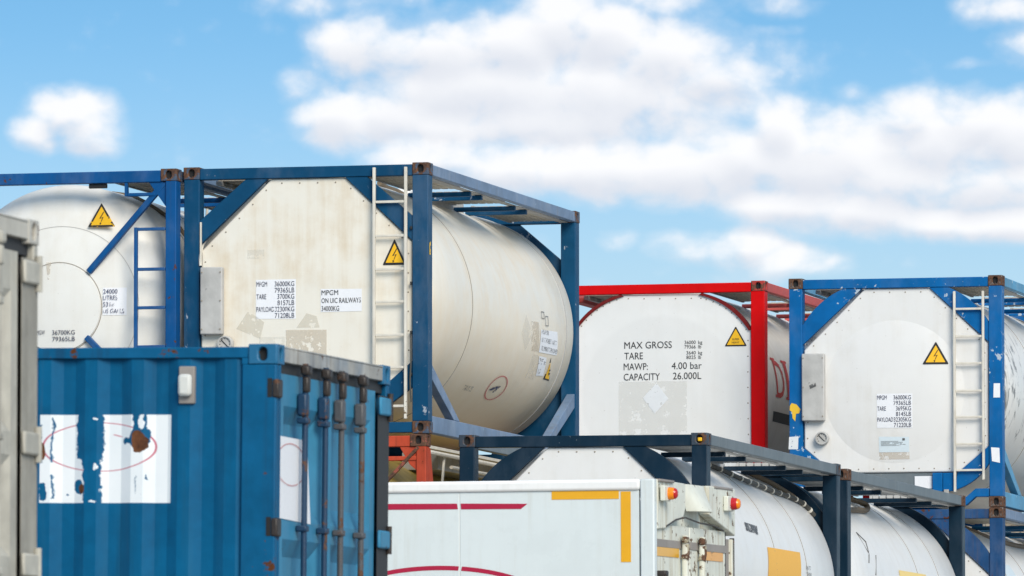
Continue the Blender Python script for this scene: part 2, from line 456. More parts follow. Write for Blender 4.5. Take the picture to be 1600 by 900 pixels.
M['amber'] = lens_mat('amber_lens', (0.90, 0.26, 0.01))
M['redlens'] = lens_mat('red_lens', (0.50, 0.015, 0.02))
M['yellowpaint'] = print_mat('yellow_paint_patch', (0.80, 0.50, 0.03), 0.2, 1.0, 10)


# ------------------------------------------------------------------ mesh helpers
class MB:
    def __init__(s): s.v, s.f, s.m = [], [], []

    def add(s, vs, fs, mi=0):
        b = len(s.v); s.v += [tuple(p) for p in vs]
        for f in fs: s.f.append([b + i for i in f]); s.m.append(mi)
        return s

    def box(s, x0, x1, y0, y1, z0, z1, mi=0):
        return s.add([(x0, y0, z0), (x1, y0, z0), (x1, y1, z0), (x0, y1, z0), (x0, y0, z1), (x1, y0, z1), (x1, y1, z1), (x0, y1, z1)],
                     [(3, 2, 1, 0), (4, 5, 6, 7), (0, 1, 5, 4), (1, 2, 6, 5), (2, 3, 7, 6), (3, 0, 4, 7)], mi)

    def prism(s, poly, axis, d0, d1, mi=0):
        """poly in the two axes other than `axis` (x,z / y,z / x,y), pushed from d0 to d1."""
        def P(p, d): return {0: (d, p[0], p[1]), 1: (p[0], d, p[1]), 2: (p[0], p[1], d)}[axis]
        n = len(poly)
        return s.add([P(p, d0) for p in poly] + [P(p, d1) for p in poly],
                     [tuple(range(n)), tuple(range(2 * n - 1, n - 1, -1))] + [(i, i + n, (i + 1) % n + n, (i + 1) % n) for i in range(n)], mi)

    def bar(s, a, b, w, h, mi=0, upv=(0, 0, 1)):
        a, b = Vector(a), Vector(b); d = (b - a).normalized(); u = Vector(upv)
        if abs(d.dot(u)) > 0.97: u = Vector((0, 1, 0))
        r = d.cross(u).normalized(); u = r.cross(d)
        vs = [p + r * (i * w / 2) + u * (j * h / 2) for p in (a, b) for i, j in ((-1, -1), (1, -1), (1, 1), (-1, 1))]
        return s.add(vs, [(3, 2, 1, 0), (4, 5, 6, 7), (0, 1, 5, 4), (1, 2, 6, 5), (2, 3, 7, 6), (3, 0, 4, 7)], mi)

    def tube(s, pts, r, n=10, mi=0):
        pts = [Vector(p) for p in pts]; rings = []
        prev = None
        for i, p in enumerate(pts):
            d = (pts[min(i + 1, len(pts) - 1)] - pts[max(i - 1, 0)]).normalized()
            u = prev if prev is not None else (Vector((0, 0, 1)) if abs(d.z) < 0.9 else Vector((1, 0, 0)))
            u = (u - d * u.dot(d)).normalized(); w = d.cross(u); prev = u
            rings.append([p + (u * math.cos(t) + w * math.sin(t)) * r for t in [2 * PI * k / n for k in range(n)]])
        vs = [q for g in rings for q in g]
        fs = [(i * n + k, i * n + (k + 1) % n, (i + 1) * n + (k + 1) % n, (i + 1) * n + k) for i in range(len(pts) - 1) for k in range(n)]
        fs += [tuple(range(n - 1, -1, -1)), tuple((len(pts) - 1) * n + k for k in range(n))]
        return s.add(vs, fs, mi)

    def lathe(s, prof, n=96, cx=0, cz=0, axis=1, c2=0, mi=0):
        """prof: (along, radius); axis 1 = about a line along y through (cx, cz), axis 0 = about x through (y=cx, z=cz)."""
        vs, fs, k = [], [], len(prof)
        for j in range(n):
            t = 2 * PI * j / n; c, q = math.cos(t), math.sin(t)
            for a, r in prof:
                vs.append((cx + r * c, a, cz + r * q) if axis == 1 else (a, cx + r * c, cz + r * q) if axis == 0 else (cx + r * c, cz + r * q, a))
        for j in range(n):
            for i in range(k - 1):
                fs.append((j * k + i, j * k + i + 1, ((j + 1) % n) * k + i + 1, ((j + 1) % n) * k + i))
        return s.add(vs, fs, mi)

    def mesh(s, name, mats, smooth=True, ang=32):
        me = bpy.data.meshes.new(name)
        me.from_pydata(s.v, [], s.f)
        for m in (mats if isinstance(mats, (list, tuple)) else [mats]):
            me.materials.append(M[m] if isinstance(m, str) else m)
        me.polygons.foreach_set('material_index', s.m)
        bm = bmesh.new(); bm.from_mesh(me)
        bmesh.ops.remove_doubles(bm, verts=bm.verts, dist=1e-6)
        bmesh.ops.recalc_face_normals(bm, faces=bm.faces)
        bm.to_mesh(me); bm.free()
        if smooth:
            me.polygons.foreach_set('use_smooth', [True] * len(me.polygons))
            me.set_sharp_from_angle(angle=R(ang))
        return me

    def build(s, name, mats, parent, bevel=0.0, **k):
        return obj(name, s.mesh(name, mats, **k), parent, bevel)


def obj(name, me, parent=None, bevel=0.0, loc=None):
    o = bpy.data.objects.new(name, me); COL.objects.link(o)
    if parent: o.parent = parent
    if loc: o.location = loc
    if bevel:
        b = o.modifiers.new('bevel', 'BEVEL'); b.width = bevel; b.segments = 2; b.limit_method = 'ANGLE'; b.angle_limit = R(40)
    return o


def box(name, parent, mat, x0, x1, y0, y1, z0, z1, bevel=0.007):
    return MB().box(x0, x1, y0, y1, z0, z1).build(name, mat, parent, bevel)


def thing(name, label, cat, loc, yaw=0, roll=0, lean=0, group=None):
    o = bpy.data.objects.new(name, None); COL.objects.link(o)
    o.empty_display_size = 0.3
    o.location = loc; o.rotation_euler = (R(lean), R(roll), R(yaw))
    o['label'] = label; o['category'] = cat
    if group: o['group'] = group
    return o


def set_label(o, t): o['label'] = t; return o


# ------------------------------------------------------------------ corner casting with real holes
def stadium(w, h, n=20):
    """points round an upright oblong hole w by h, starting at angle 0"""
    pts = []
    r = w / 2; s = h / 2 - r
    for k in range(n):
        t = 2 * PI * k / n
        c, q = math.cos(t), math.sin(t)
        pts.append((r * c, r * q + (s if q >= 0 else -s)))
    return pts


def fitting_mesh(name, mat):
    lx, ly, lz = 0.081, 0.089, 0.059
    mb = MB()
    n = 20

    def face(w, h, hw, hh, P):
        hole = stadium(hw, hh, n)
        rect = []
        for k in range(n):
            t = 2 * PI * (k) / n
            c, q = math.cos(t), math.sin(t)
            m = max(abs(c) / 1, abs(q) / 1)
            rect.append((w * c / m, h * q / m))
        vs = [P(x, y, 0) for x, y in rect] + [P(x, y, 0) for x, y in hole] + [P(x, y, 0.034) for x, y in hole]
        fs = []
        for k in range(n):
            j = (k + 1) % n
            fs.append((k, j, n + j, n + k)); fs.append((n + k, n + j, 2 * n + j, 2 * n + k))
        mb.add(vs, fs, 0)
        mb.add([P(x * 1.0, y * 1.0, 0.0335) for x, y in hole], [tuple(range(n))], 1)  # near-black cap stands for the shade inside the hollow casting
    # rectangle corners sit on the diagonals when n is a multiple of 8: use 24
    n = 24
    for sg in (-1, 1):
        face(lx, lz, 0.058, 0.080, lambda a, b, d, s=sg: (a, s * (ly - d), b))
        face(ly, lz, 0.052, 0.080, lambda a, b, d, s=sg: (s * (lx - d), a, b))
        face(lx, ly, 0.062, 0.112, lambda a, b, d, s=sg: (a, b, s * (lz - d)))
    return mb.mesh(name, [mat, 'dark'], ang=25)


def fittings(root, mat, x0, x1, y0, y1, h=2.591, along_x=False):
    me = fitting_mesh('corner_fitting', mat)
    for z in (0.059, h - 0.059):
        hx, hy = (0.089, 0.081) if along_x else (0.081, 0.089)
        for x in (x0 + hx, x1 - hx):
            for y in (y0 + hy, y1 - hy):
                o = obj('corner_fitting', me, root, 0.008, (x, y, z))
                if along_x: o.rotation_euler = (0, 0, PI / 2)


# ------------------------------------------------------------------ print and lettering
_glyph = {}


def glyphs(t):
    if t in _glyph: return _glyph[t]
    cu = bpy.data.curves.new('lettering', 'FONT'); cu.body = t; cu.resolution_u = 3
    cu.dimensions = '2D'; cu.fill_mode = 'BOTH'; cu.offset = 0.0
    o = bpy.data.objects.new('lettering', cu); COL.objects.link(o)
    dg = bpy.context.evaluated_depsgraph_get()
    me = bpy.data.meshes.new_from_object(o.evaluated_get(dg))
    vs = [(v.co.x, v.co.y) for v in me.vertices]; fs = [tuple(p.vertices) for p in me.polygons]
    bpy.data.objects.remove(o); bpy.data.curves.remove(cu); bpy.data.meshes.remove(me)
    x0 = min(v[0] for v in vs); x1 = max(v[0] for v in vs); y1 = max(v[1] for v in vs)
    _glyph[t] = ([((x - x0) / (x1 - x0), y / 0.73) for x, y in vs], fs)
    return _glyph[t]


def letters(name, root, lines, fmap, mat, cuts=0):
    """lines: (text, u0, u1, v_base, cap_height); each line is a mesh of its own"""
    o = None
    for t, u0, u1, v0, h in lines:
        vs, fs = glyphs(t)
        me = bpy.data.meshes.new(name)
        me.from_pydata([(x, y, 0) for x, y in vs], [], fs)
        if cuts:
            bm = bmesh.new(); bm.from_mesh(me)
            for k in range(1, cuts):
                bmesh.ops.bisect_plane(bm, geom=bm.verts[:] + bm.edges[:] + bm.faces[:], plane_co=(0, k / cuts, 0), plane_no=(0, 1, 0))
            bm.to_mesh(me); bm.free()
        for v in me.vertices:
            v.co = fmap(u0 + v.co.x * (u1 - u0), v0 + v.co.y * h)
        me.materials.append(M[mat])
        o = obj(name, me, root)
    return o


def front(y):
    return lambda u, v: (u, y, v)


def round_tank(off, r=1.2, cz=1.345):
    return lambda u, v: ((r + off) * math.cos(R(v)), u, cz + (r + off) * math.sin(R(v)))


def patch(name, root, fmap, quad, mat, nu=6, nv=10):
    """a sticker: a gridded quadrilateral (four corners: lower left, lower right, upper right, upper left)"""
    mb = MB(); vs = []
    a, b, c, d = quad
    for j in range(nv + 1):
        for i in range(nu + 1):
            s, t = i / nu, j / nv
            u = (1 - t) * ((1 - s) * a[0] + s * b[0]) + t * ((1 - s) * d[0] + s * c[0])
            v = (1 - t) * ((1 - s) * a[1] + s * b[1]) + t * ((1 - s) * d[1] + s * c[1])
            vs.append(fmap(u, v))
    w = nu + 1
    mb.add(vs, [(j * w + i, j * w + i + 1, (j + 1) * w + i + 1, (j + 1) * w + i) for j in range(nv) for i in range(nu)])
    return mb.build(name, mat, root)


def polyprint(name, root, fmap, polys, mats):
    mb = MB()
    for k, (poly, mi, lift) in enumerate(polys):
        mb.add([fmap(p[0], p[1], lift) for p in poly], [tuple(range(len(poly)))], mi)
    me = bpy.data.meshes.new(name); me.from_pydata(mb.v, [], mb.f)
    for m in mats: me.materials.append(M[m])
    me.polygons.foreach_set('material_index', mb.m)
    return obj(name, me, root)


def round_poly(pts, r, n=5):
    out = []
    k = len(pts)
    for i in range(k):
        p, a, b = Vector(pts[i]), Vector(pts[i - 1]), Vector(pts[(i + 1) % k])
        u, w = (a - p).normalized(), (b - p).normalized()
        s, e = p + u * r, p + w * r
        for j in range(n + 1):
            t = j / n
            q = s * (1 - t) ** 2 + p * 2 * t * (1 - t) + e * t * t
            out.append((q.x, q.y))
    return out


def warning_sign(root, cx, z0, w, h, y, kind='bolt', worn=False, shrink=0.74, fm=None):
    tri = [(cx - w / 2, z0), (cx + w / 2, z0), (cx, z0 + h)]
    c = (cx, z0 + h * 0.335)
    inner = [(c[0] + (x - c[0]) * shrink, c[1] + (z - c[1]) * shrink) for x, z in tri]
    fm = fm or (lambda u, v, l: (u, y - l, v))
    if worn:
        polys = [(round_poly([(c[0] + (x - c[0]) * 0.93, c[1] + (z - c[1]) * 0.93) for x, z in tri], w * .03), 0, 0.001), (round_poly(tri, w * .05), 2, 0.0)]
        mats = ['signyellow', 'signblack', 'signblackworn']
        polys = [(round_poly(tri, w * .04), 0, 0.0)]
        ring_out = round_poly(tri, w * .04, 4)
        ring_in = round_poly([(c[0] + (x - c[0]) * 0.78, c[1] + (z - c[1]) * 0.78) for x, z in tri], w * .02, 4)
        n = len(ring_out)
        for i in range(n):
            j = (i + 1) % n
            polys.append(([ring_out[i], ring_out[j], ring_in[j], ring_in[i]], 2, 0.002))
    else:
        mats = ['signyellow', 'signblack']
        polys = [(round_poly(tri, w * .06), 1, 0.0), (round_poly(inner, w * .02), 0, 0.002)]
    if kind == 'bolt':
        b = [(0.10, 0.62), (-0.11, 0.30), (0.02, 0.335), (-0.075, 0.10), (-0.105, 0.115), (-0.075, 0.035), (0.0, 0.095), (-0.035, 0.10), (0.11, 0.385), (-0.02, 0.345), (0.145, 0.62)]
        sc = h * 0.92
        a, bb, cc = b[:4], None, None
        P = lambda q: (cx + q[0] * sc * 0.9, z0 + h * 0.06 + q[1] * sc)
        mi = 2 if worn else 1
        polys.append(([P(b[0]), P(b[10]), P((-0.04, 0.335)), P((-0.11, 0.305))], mi, 0.004))
        polys.append(([P((-0.11, 0.305)), P((-0.03, 0.325)), P((0.11, 0.385)), P((0.02, 0.36))], mi, 0.0045))
        polys.append(([P((0.05, 0.36)), P((0.11, 0.385)), P((-0.035, 0.10)), P((-0.055, 0.095))], mi, 0.005))
        polys.append(([P((-0.095, 0.13)), P((-0.07, 0.03)), P((0.0, 0.10))], mi, 0.0055))
    o = polyprint('warning_sign', root, fm, polys, mats)
    if kind == 'text':
        letters('lettering', o, [('SUPER', cx - w * .15, cx + w * .15, z0 + h * .30, h * .10), ('HEAVY', cx - w * .17, cx + w * .17, z0 + h * .14, h * .10)], front(y - 0.005), 'inkblack')
    return o


def rivets(root, pts, y, r=0.0085):
    mb = MB()
    for x, z in pts:
        n = 8
        vs = [(x + r * math.cos(2 * PI * k / n), y, z + r * math.sin(2 * PI * k / n)) for k in range(n)] + \
             [(x + r * .55 * math.cos(2 * PI * k / n), y - 0.007, z + r * .55 * math.sin(2 * PI * k / n)) for k in range(n)]
        mb.add(vs, [(k, (k + 1) % n, n + (k + 1) % n, n + k) for k in range(n)] + [tuple(range(n, 2 * n))])
    o = mb.build('rivet_line', 'rivet', root)
    o['kind'] = 'stuff'
    return o


def edge_pts(poly, step, inset, cz=1.36):
    out = []
    n = len(poly)
    for i in range(n):
        a, b = Vector(poly[i]), Vector(poly[(i + 1) % n])
        L = (b - a).length
        if L < 0.02: continue
        k = max(1, int(L / step))
        for j in range(k):
            p = a.lerp(b, (j + 0.5) / k)
            d = (Vector((0, cz)) - p).normalized()
            out.append(tuple(p + d * inset))
    return out


# ------------------------------------------------------------------ tank containers
L, W, H = 6.058, 2.438, 2.591
HW = W / 2
OCT = [(-0.35, 2.468), (0.39, 2.463), (1.052, 1.835), (1.052, 0.68), (0.72, 0.398), (-0.72, 0.398), (-1.052, 0.68), (-1.052, 1.785)]


def arcpts(a, b, bulge, n=10):
    a, b = Vector(a), Vector(b); m = (a + b) / 2; d = (b - a); nr = Vector((-d.y, d.x)).normalized()
    c = m + nr * bulge * 2
    return [tuple(a * (1 - t) ** 2 + c * 2 * t * (1 - t) + b * t * t) for t in [i / n for i in range(n + 1)]]


def tank_shell(root, mat, r=1.2, cz=1.345, y0=0.155, y1=5.965, dome=0.12):
    prof = []
    for i in range(13):
        t = i / 12 * PI / 2
        prof.append((y0 + dome * (1 - math.cos(t)) , r * (math.sin(t) ** 0.72)))
    prof[0] = (y0, 0.0005)
    prof += [(1.2, r), (2.4, r), (3.6, r), (4.8, r)]
    for i in range(12, -1, -1):
        t = i / 12 * PI / 2
        prof.append((y1 - dome * (1 - math.cos(t)), max(0.0005, r * (math.sin(t) ** 0.72))))
    return MB().lathe(prof, 120, 0, cz).build('tank_shell', mat, root, ang=40)


def seam(root, y, r=1.2, cz=1.345, w=0.012, mat='seam', t=0.004):
    return MB().lathe([(y - w, r - 0.01), (y - w / 2, r + t), (y + w / 2, r + t), (y + w, r - 0.01)], 120, 0, cz).build('band_seam', mat, root, ang=60)


def frame(root, col, corner, side=None, style='band', posts=(0.155, 0.165), bottom=True, rear=True, inner=None):
    """posts, rails, corner plates of a tank container; colours: front paint, castings, side-rail paint"""
    side = side or col
    pw, pd = posts
    fittings(root, corner, -HW, HW, 0, L)
    for sy, ya, yb in ((0, 0.006, 0.006 + pd), (1, L - 0.006 - pd, L - 0.006)):
        for s in (-1, 1):
            xa, xb = sorted((s * (HW - 0.006), s * (HW - 0.006 - pw)))
            box('corner_post', root, col, xa, xb, ya, yb, 0.118, H - 0.118)
        yc, yd = (0.012, 0.11) if sy == 0 else (L - 0.11, L - 0.012)
        box('top_rail', root, col, -HW + 0.162, HW - 0.162, yc, yd, 2.468, 2.575)
        if bottom:
            box('bottom_rail', root, col, -HW + 0.162, HW - 0.162, yc, yd, 0.012, 0.112)
    for s in (-1, 1):
        xa, xb = sorted((s * (HW - 0.010), s * (HW - 0.085)))
        box('top_rail', root, side, xa, xb, 0.178, L - 0.178, 2.478, 2.582)
        xa, xb = sorted((s * (HW - 0.010), s * (HW - 0.10)))
        box('bottom_rail', root, side, xa, xb, 0.178, L - 0.178, 0.016, 0.175)
    xi = HW - 0.006 - pw
    for sy in (0, 1):
        d0, d1 = (0.024, 0.085) if sy == 0 else (L - 0.085, L - 0.024)
        for s in (-1, 1):
            if style in ('band', 'arc'):
                outer = [(0.60, 2.467), (xi + 0.002, 2.075)] if style == 'band' else arcpts((0.60, 2.467), (xi + 0.002, 2.06), 0.05)
                poly = [(0.385, 2.467)] + outer + [(xi + 0.002, 1.84)]
                MB().prism([(s * x, z) for x, z in poly], 1, d0, d1).build('corner_plate', col, root, 0.004)
                outer = [(0.60, 0.113), (xi + 0.002, 0.45)] if style == 'band' else arcpts((0.52, 0.113), (xi + 0.002, 0.52), -0.06)
                poly = [(0.40, 0.113)] + outer + [(xi + 0.002, 0.70), (0.70, 0.395), (0.40, 0.36)]
                if sy == 1:
                    poly = [(0.30, 0.113), (xi + 0.002, 0.113), (xi + 0.002, 1.02), (0.99, 0.78), (0.86, 0.58), (0.66, 0.38), (0.40, 0.25)]
                elif style == 'arc':
                    poly = [(0.70, 0.385), (xi + 0.002, 0.69)] + list(reversed(arcpts((0.66, 0.19), (xi + 0.002, 0.50), -0.05)))
                MB().prism([(s * x, z) for x, z in poly], 1, d0, d1).build('corner_plate', col, root, 0.004)
            elif style == 'thin':
                o_ = arcpts((0.48, 2.466), (xi + 0.002, 2.035), 0.075, 12); i_ = arcpts((0.44, 2.445), (xi - 0.03, 2.03), 0.07, 12)
                MB().prism([(s * x, z) for x, z in o_ + i_[::-1]], 1, d0, d1 + 0.06).build('corner_arc', inner or col, root)
                o_ = arcpts((0.48, 0.2), (xi + 0.002, 0.6), -0.075, 12); i_ = arcpts((0.44, 0.22), (xi - 0.03, 0.61), -0.07, 12)
                MB().prism([(s * x, z) for x, z in o_ + i_[::-1]], 1, d0, d1).build('corner_arc', inner or col, root)


def side_brace(root, mat, s=1):
    for a, b in (((0.10, 0.66), (1.15, 0.178)), ((5.93, 0.68), (4.85, 0.178))):
        w = 0.09
        sg = 1 if b[0] > a[0] else -1
        poly = [(a[0], a[1] - w), (a[0], a[1] + w * .6), (b[0] + sg * w * 1.2, b[1]), (b[0] - sg * w * 1.3, b[1])]
        xa, xb = sorted((s * (HW - 0.016), s * (HW - 0.10)))
        MB().prism(poly, 0, xa, xb).build('side_brace', mat, root, 0.005)


def walkway(root, barmat, gmat='grating', strip='galv', bars=(1.95, 2.39, 3.72, 4.18), x0=0.52, x1=1.05, spans=((0.2, 1.85), (2.5, 3.62), (4.3, 5.86))):
    box('support_angle', root, strip, 1.055, 1.132, 0.14, 5.9, 2.470, 2.4765, 0)
    for y in bars:
        b = MB().box(x0 - 0.02, 1.13, y - 0.03, y + 0.03, 2.420, 2.466)
        b.build('cross_bar', barmat, root, 0.006)
    for a, b in spans:
        w = MB().box(x0, x0 + 0.03, a, b, 2.478, 2.53).box(x1 - 0.03, x1, a, b, 2.478, 2.53).build('walkway', strip, root, 0.003)
        n = 6
        dx_ = (x1 - x0 - 0.06) / n
        me = MB().box(0.004, dx_ - 0.012, a, b, 2.488, 2.522).mesh('plank', gmat)
        for k in range(n):
            obj('plank', me, w, 0.003, (x0 + 0.03 + k * dx_, 0, 0))


def left_walkway(root, mat='galv'):
    w = MB().box(-0.95, -0.90, 0.2, 5.8, 2.43, 2.47).box(-0.45, -0.40, 0.2, 5.8, 2.43, 2.47).build('walkway', mat, root, 0.003)
    me = MB().box(-0.945, -0.405, -0.14, 0.14, 2.472, 2.50).mesh('plank', 'grating')
    for k in range(18):
        obj('plank', me, w, 0.003, (0, 0.4 + k * 0.31, 0))


def ladder(root, xl, xr, z0, z1, rungs, mat='ladderpaint', y=-0.012, r=0.014, z0r=None):
    lad = MB().box(xl - .013, xl + .013, y - .02, y + .018, z0, z1).box(xr - .013, xr + .013, y - .02, y + .018, z0 if z0r is None else z0r, z1)
    o = lad.build('ladder', mat, root, 0.004)
    me = MB().box(0.0132, xr - xl - 0.0132, y - 0.012, y + 0.010, -0.012, 0.012).mesh('rung', mat)
    for z in rungs:
        obj('rung', me, o, 0.004, (xl, 0, z))
    return o


def doc_box(root, x0, x1, z0, z1, sticker=False):
    b = box('document_box', root, 'alu', x0, x1, -0.050, 0.038, z0, z1, 0.012)
    mb = MB()
    for z in (z0 + .05, (z0 + z1) / 2, z1 - .05):
        for x in (x0 + .018, x1 - .018):
            mb.lathe([(-0.058, 0.0005), (-0.058, 0.007), (-0.049, 0.009)], 8, x, z)
    q = mb.build('screw', 'rivet', b); q['kind'] = 'stuff'
    if sticker:
        a = (x0 + x1) / 2; c = (z0 + z1) / 2
        patch('faded_sticker', b, front(-0.054), [(a - .03, c - .02), (a + .04, c + .01), (a + .03, c + .055), (a - .04, c + .02)], 'inkgrey', 1, 1)
    return b


def gauge(root, x, z, r=0.075):
    g_ = MB().lathe([(0.04, r), (-0.02, r), (-0.035, r * 0.93), (-0.035, r * 0.80), (-0.02, r * 0.78)], 32, x, z).build('gauge', 'alu', root)
    MB().lathe([(-0.019, 0.0005), (-0.019, r * 0.79)], 32, x, z).build('dial', 'alu', g_)
    mb = MB()
    mb.bar((x + 0.03, -0.024, z - 0.03), (x - 0.035, -0.024, z + 0.035), 0.008, 0.002, upv=(0, 1, 0))
    for k in range(9):
        t = R(-40 + k * 32.5)
        c, s = math.cos(t), math.sin(t)
        mb.bar((x + r * .58 * c, -0.022, z + r * .58 * s), (x + r * .72 * c, -0.022, z + r * .72 * s), 0.005, 0.002, upv=(0, 1, 0))
    mb.build('needle', 'black', g_)


def weights(root, x0, x1, zt, zb, vals, y, fm=None):
    """the block of six lines: gross, tare and payload in kg and lb"""
    k = (x1 - x0) / 164.0
    ph = (zt - zb) / 166.0
    X = lambda u: x0 + (u - 334) * k
    rows = [('MPGM', 334, 380, 0), (vals[0] + 'KG', 413, 498, 0), (vals[1] + 'LB', 413, 498, 1), ('TARE', 334, 376, 2), (vals[2] + 'KG', 425, 498, 2),
            (vals[3] + 'LB', 425, 498, 3), ('PAYLOAD', 334, 411, 4), (vals[4] + 'KG', 414, 498, 4), (vals[5] + 'LB', 414, 498, 5)]
    h = 23.5 * ph
    patch('weight_label', root, fm(0.003) if fm else front(y + 0.002), [(x0 - .006, zb - .008), (x1 + .016, zb - .012), (x1 + .016, zt + .016), (x0 - .006, zt + .016)], 'label', 6, 6)
    letters('lettering', root, [(t, X(a), X(b), zt - h - r_ * 28.6 * ph, h) for t, a, b, r_ in rows], fm(0.007) if fm else front(y - 0.002), 'ink')


def end_cover(root, mat, poly=OCT, y=0.050):
    o = MB().prism(poly, 1, y, y + 0.10).build('end_cover', mat, root, 0.014)
    rivets(root, edge_pts(poly, 0.17, 0.045), y)
    return o


def hose(root, pts, r, mat, clips=0):
    # smooth the run
    P = [Vector(p) for p in pts]; out = []
    for i in range(len(P) - 1):
        a, b, c, d = P[max(i - 1, 0)], P[i], P[i + 1], P[min(i + 2, len(P) - 1)]
        for j in range(6):
            t = j / 6
            out.append(0.5 * ((2 * b) + (c - a) * t + (2 * a - 5 * b + 4 * c - d) * t * t + (3 * b - a - 3 * c + d) * t ** 3))
    out.append(P[-1])
    h = MB().tube(out, r, 10).build('hose', mat, root)
    if clips:
        P = out[::3]
        for k in range(1, len(P) - 1):
            d = (P[k + 1] - P[k - 1]).normalized()
            MB().tube([P[k] - d * 0.014, P[k] + d * 0.014], r * 1.2, 10).build('hose_clip', 'ladderpaint', h)
    return h


def onround(y, a, off, r=1.2, cz=1.345):
    return ((r + off) * math.cos(R(a)), y, cz + (r + off) * math.sin(R(a)))


GROUP = 'tank containers stacked in the depot'

# ---- B: the big cream tank in the dark blue frame, third tier
B = thing('tank_container', 'cream tank container in dark blue frame with ladder, largest of the top row', 'tank container',
          (-21.968, 76.743, 5.204), 0.287, -0.012, 0, GROUP)
frame(B, 'navy', 'cornerA', 'greyblue')
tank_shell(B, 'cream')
end_cover(B, 'creamend')
seam(B, 1.75); seam(B, 5.55, w=0.02, mat='seamlight')
side_brace(B, 'greyblue')
walkway(B, 'navy')
left_walkway(B)
doc_box(B, -1.035, -0.815, 0.975, 1.622)
gauge(B, -0.794, 0.887)
ladder(B, 0.686, 0.998, 0.14, 2.548, (2.217, 1.892, 1.573, 1.26, 0.942, 0.633, 0.263))
warning_sign(B, 0.872, 1.616, 0.236, 0.25, 0.045)
weights(B, -0.497, -0.121, 1.482, 1.130, ('36000', '79365', '3700', '8157', '32300', '71208'), 0.045)
patch('railway_label', B, front(0.047), [(0.141, 1.177), (0.549, 1.180), (0.549, 1.394), (0.141, 1.400)], 'label', 1, 1)
letters('lettering', B, [('MPGM', 0.15, 0.315, 1.339, 0.05), ('ON UIC RAILWAYS', 0.15, 0.54, 1.263, 0.05), ('34000KG', 0.15, 0.325, 1.187, 0.05)], front(0.043), 'inkblack')
patch('sticker_residue', B, front(0.047), [(-0.205, 0.70), (0.20, 0.70), (0.20, 1.008), (-0.205, 1.012)], 'labelbeige', 1, 1)
patch('sticker_residue', B, front(0.047), [(-0.70, 1.03), (-0.46, 0.93), (-0.42, 1.09), (-0.58, 1.20)], 'ghost', 1, 1)
patch('sticker_residue', B, front(0.0465), [(-0.47, 0.86), (-0.215, 0.86), (-0.215, 0.95), (-0.47, 0.95)], 'ghostgrey', 1, 1)
patch('sticker_residue', B, front(0.0465), [(-0.10, 1.03), (0.13, 1.03), (0.10, 1.14), (0.0, 1.17)], 'ghost', 1, 1)
patch('sticker_residue', B, front(0.0465), [(-0.59, 1.70), (-0.42, 1.70), (-0.42, 1.79), (-0.59, 1.79)], 'ghostgrey', 1, 1)
rt = round_tank(0.004); rt2 = round_tank(0.007)
patch('tank_label', B, rt, [(4.52, -13.8), (5.26, -13.2), (5.16, -2.0), (4.48, -3.0)], 'label')
letters('lettering', B, [('RID/ADR', 4.52, 4.80, -4.8, 2.3)], rt2, 'inkgrey')
letters('lettering', B, [('UN PORTABLE TANK T7', 4.55, 5.16, -8.6, 2.3)], rt2, 'inkgrey')
letters('lettering', B, [('TC IMPACT APPROVED', 4.58, 5.24, -12.6, 2.3)], rt2, 'inkgrey')
patch('tank_label', B, rt, [(4.71, -25.1), (4.99, -24.4), (4.88, -15.4), (4.58, -15.5)], 'label')
letters('lettering', B, [('25', 4.62, 4.78, -19.2, 3.0), ('TC', 4.82, 4.9, -19.0, 1.6), ('1.8', 4.72, 4.81, -23.8, 2.6)], rt2, 'inkgrey')
mbx = MB()
for (a, b, c, d) in ((4.5, 4.62, 2.4, 5.9), (4.66, 4.78, -0.6, 4.2)):
    w_ = 0.012; wv_ = 0.35
    for q in ([(a, c), (b, c), (b, c + wv_), (a, c + wv_)], [(a, d - wv_), (b, d - wv_), (b, d), (a, d)], [(a, c), (a + w_, c), (a + w_, d), (a, d)], [(b - w_, c), (b, c), (b, d), (b - w_, d)]):
        mbx.add([rt2(*p) for p in q], [(0, 1, 2, 3)])
mbx.build('stencil_box', 'inkgrey', B)
polyprint('warning_sign', B, lambda u, v, l: onround(u, v, 0.004 + l), [([(5.05, -26.0), (5.30, -26.2), (5.06, -14.8)], 1, 0.0), ([(5.085, -25.2), (5.255, -25.4), (5.075, -17.0)], 0, 0.003), ([(5.14, -23.2), (5.19, -23.2), (5.19, -22.2), (5.14, -22.2)], 1, 0.006), ([(5.12, -21.4), (5.16, -21.4), (5.16, -20.6), (5.12, -20.6)], 1, 0.006)], ['signyellow', 'signblack'])
patch('bare_patch', B, rt, [(4.21, -14.0), (4.50, -13.7), (4.39, 0.3), (4.04, -0.2)], 'labelbeige')
patch('sticker_residue', B, rt, [(3.98, -15), (4.14, -6.5), (3.87, 2.4), (3.71, -7)], 'ghostgrey')
patch('sticker_residue', B, rt, [(4.35, -27.5), (4.68, -27), (4.6, -15.5), (4.3, -15.0)], 'ghostgrey')
pts = []
for k in range(40):
    t0, t1 = 2 * PI * k / 40, 2 * PI * (k + 1) / 40
    C_ = lambda t, s: onround(3.565 + 0.325 * s * math.cos(t), -35.9 + 7.0 * s * math.sin(t), 0.006)
    pts.append([C_(t0, 1), C_(t1, 1), C_(t1, .92), C_(t0, .92)])
mbx = MB()
for q in pts: mbx.add(q, [(0, 1, 2, 3)])
nl = onround
mbx.build('prohibition_sign', 'ringred', B)
mbx = MB()
for q in ([(3.42, -36.5), (3.62, -35.6), (3.66, -34.2), (3.5, -35.0)], [(3.5, -38.5), (3.56, -38.3), (3.66, -34.5), (3.6, -34.4)], [(3.33, -37.6), (3.45, -37.5), (3.52, -36.0), (3.45, -35.5)]):
    mbx.add([onround(u, v, 0.006) for u, v in q], [(0, 1, 2, 3)])
mbx.build('pictogram', 'inkworn', B)
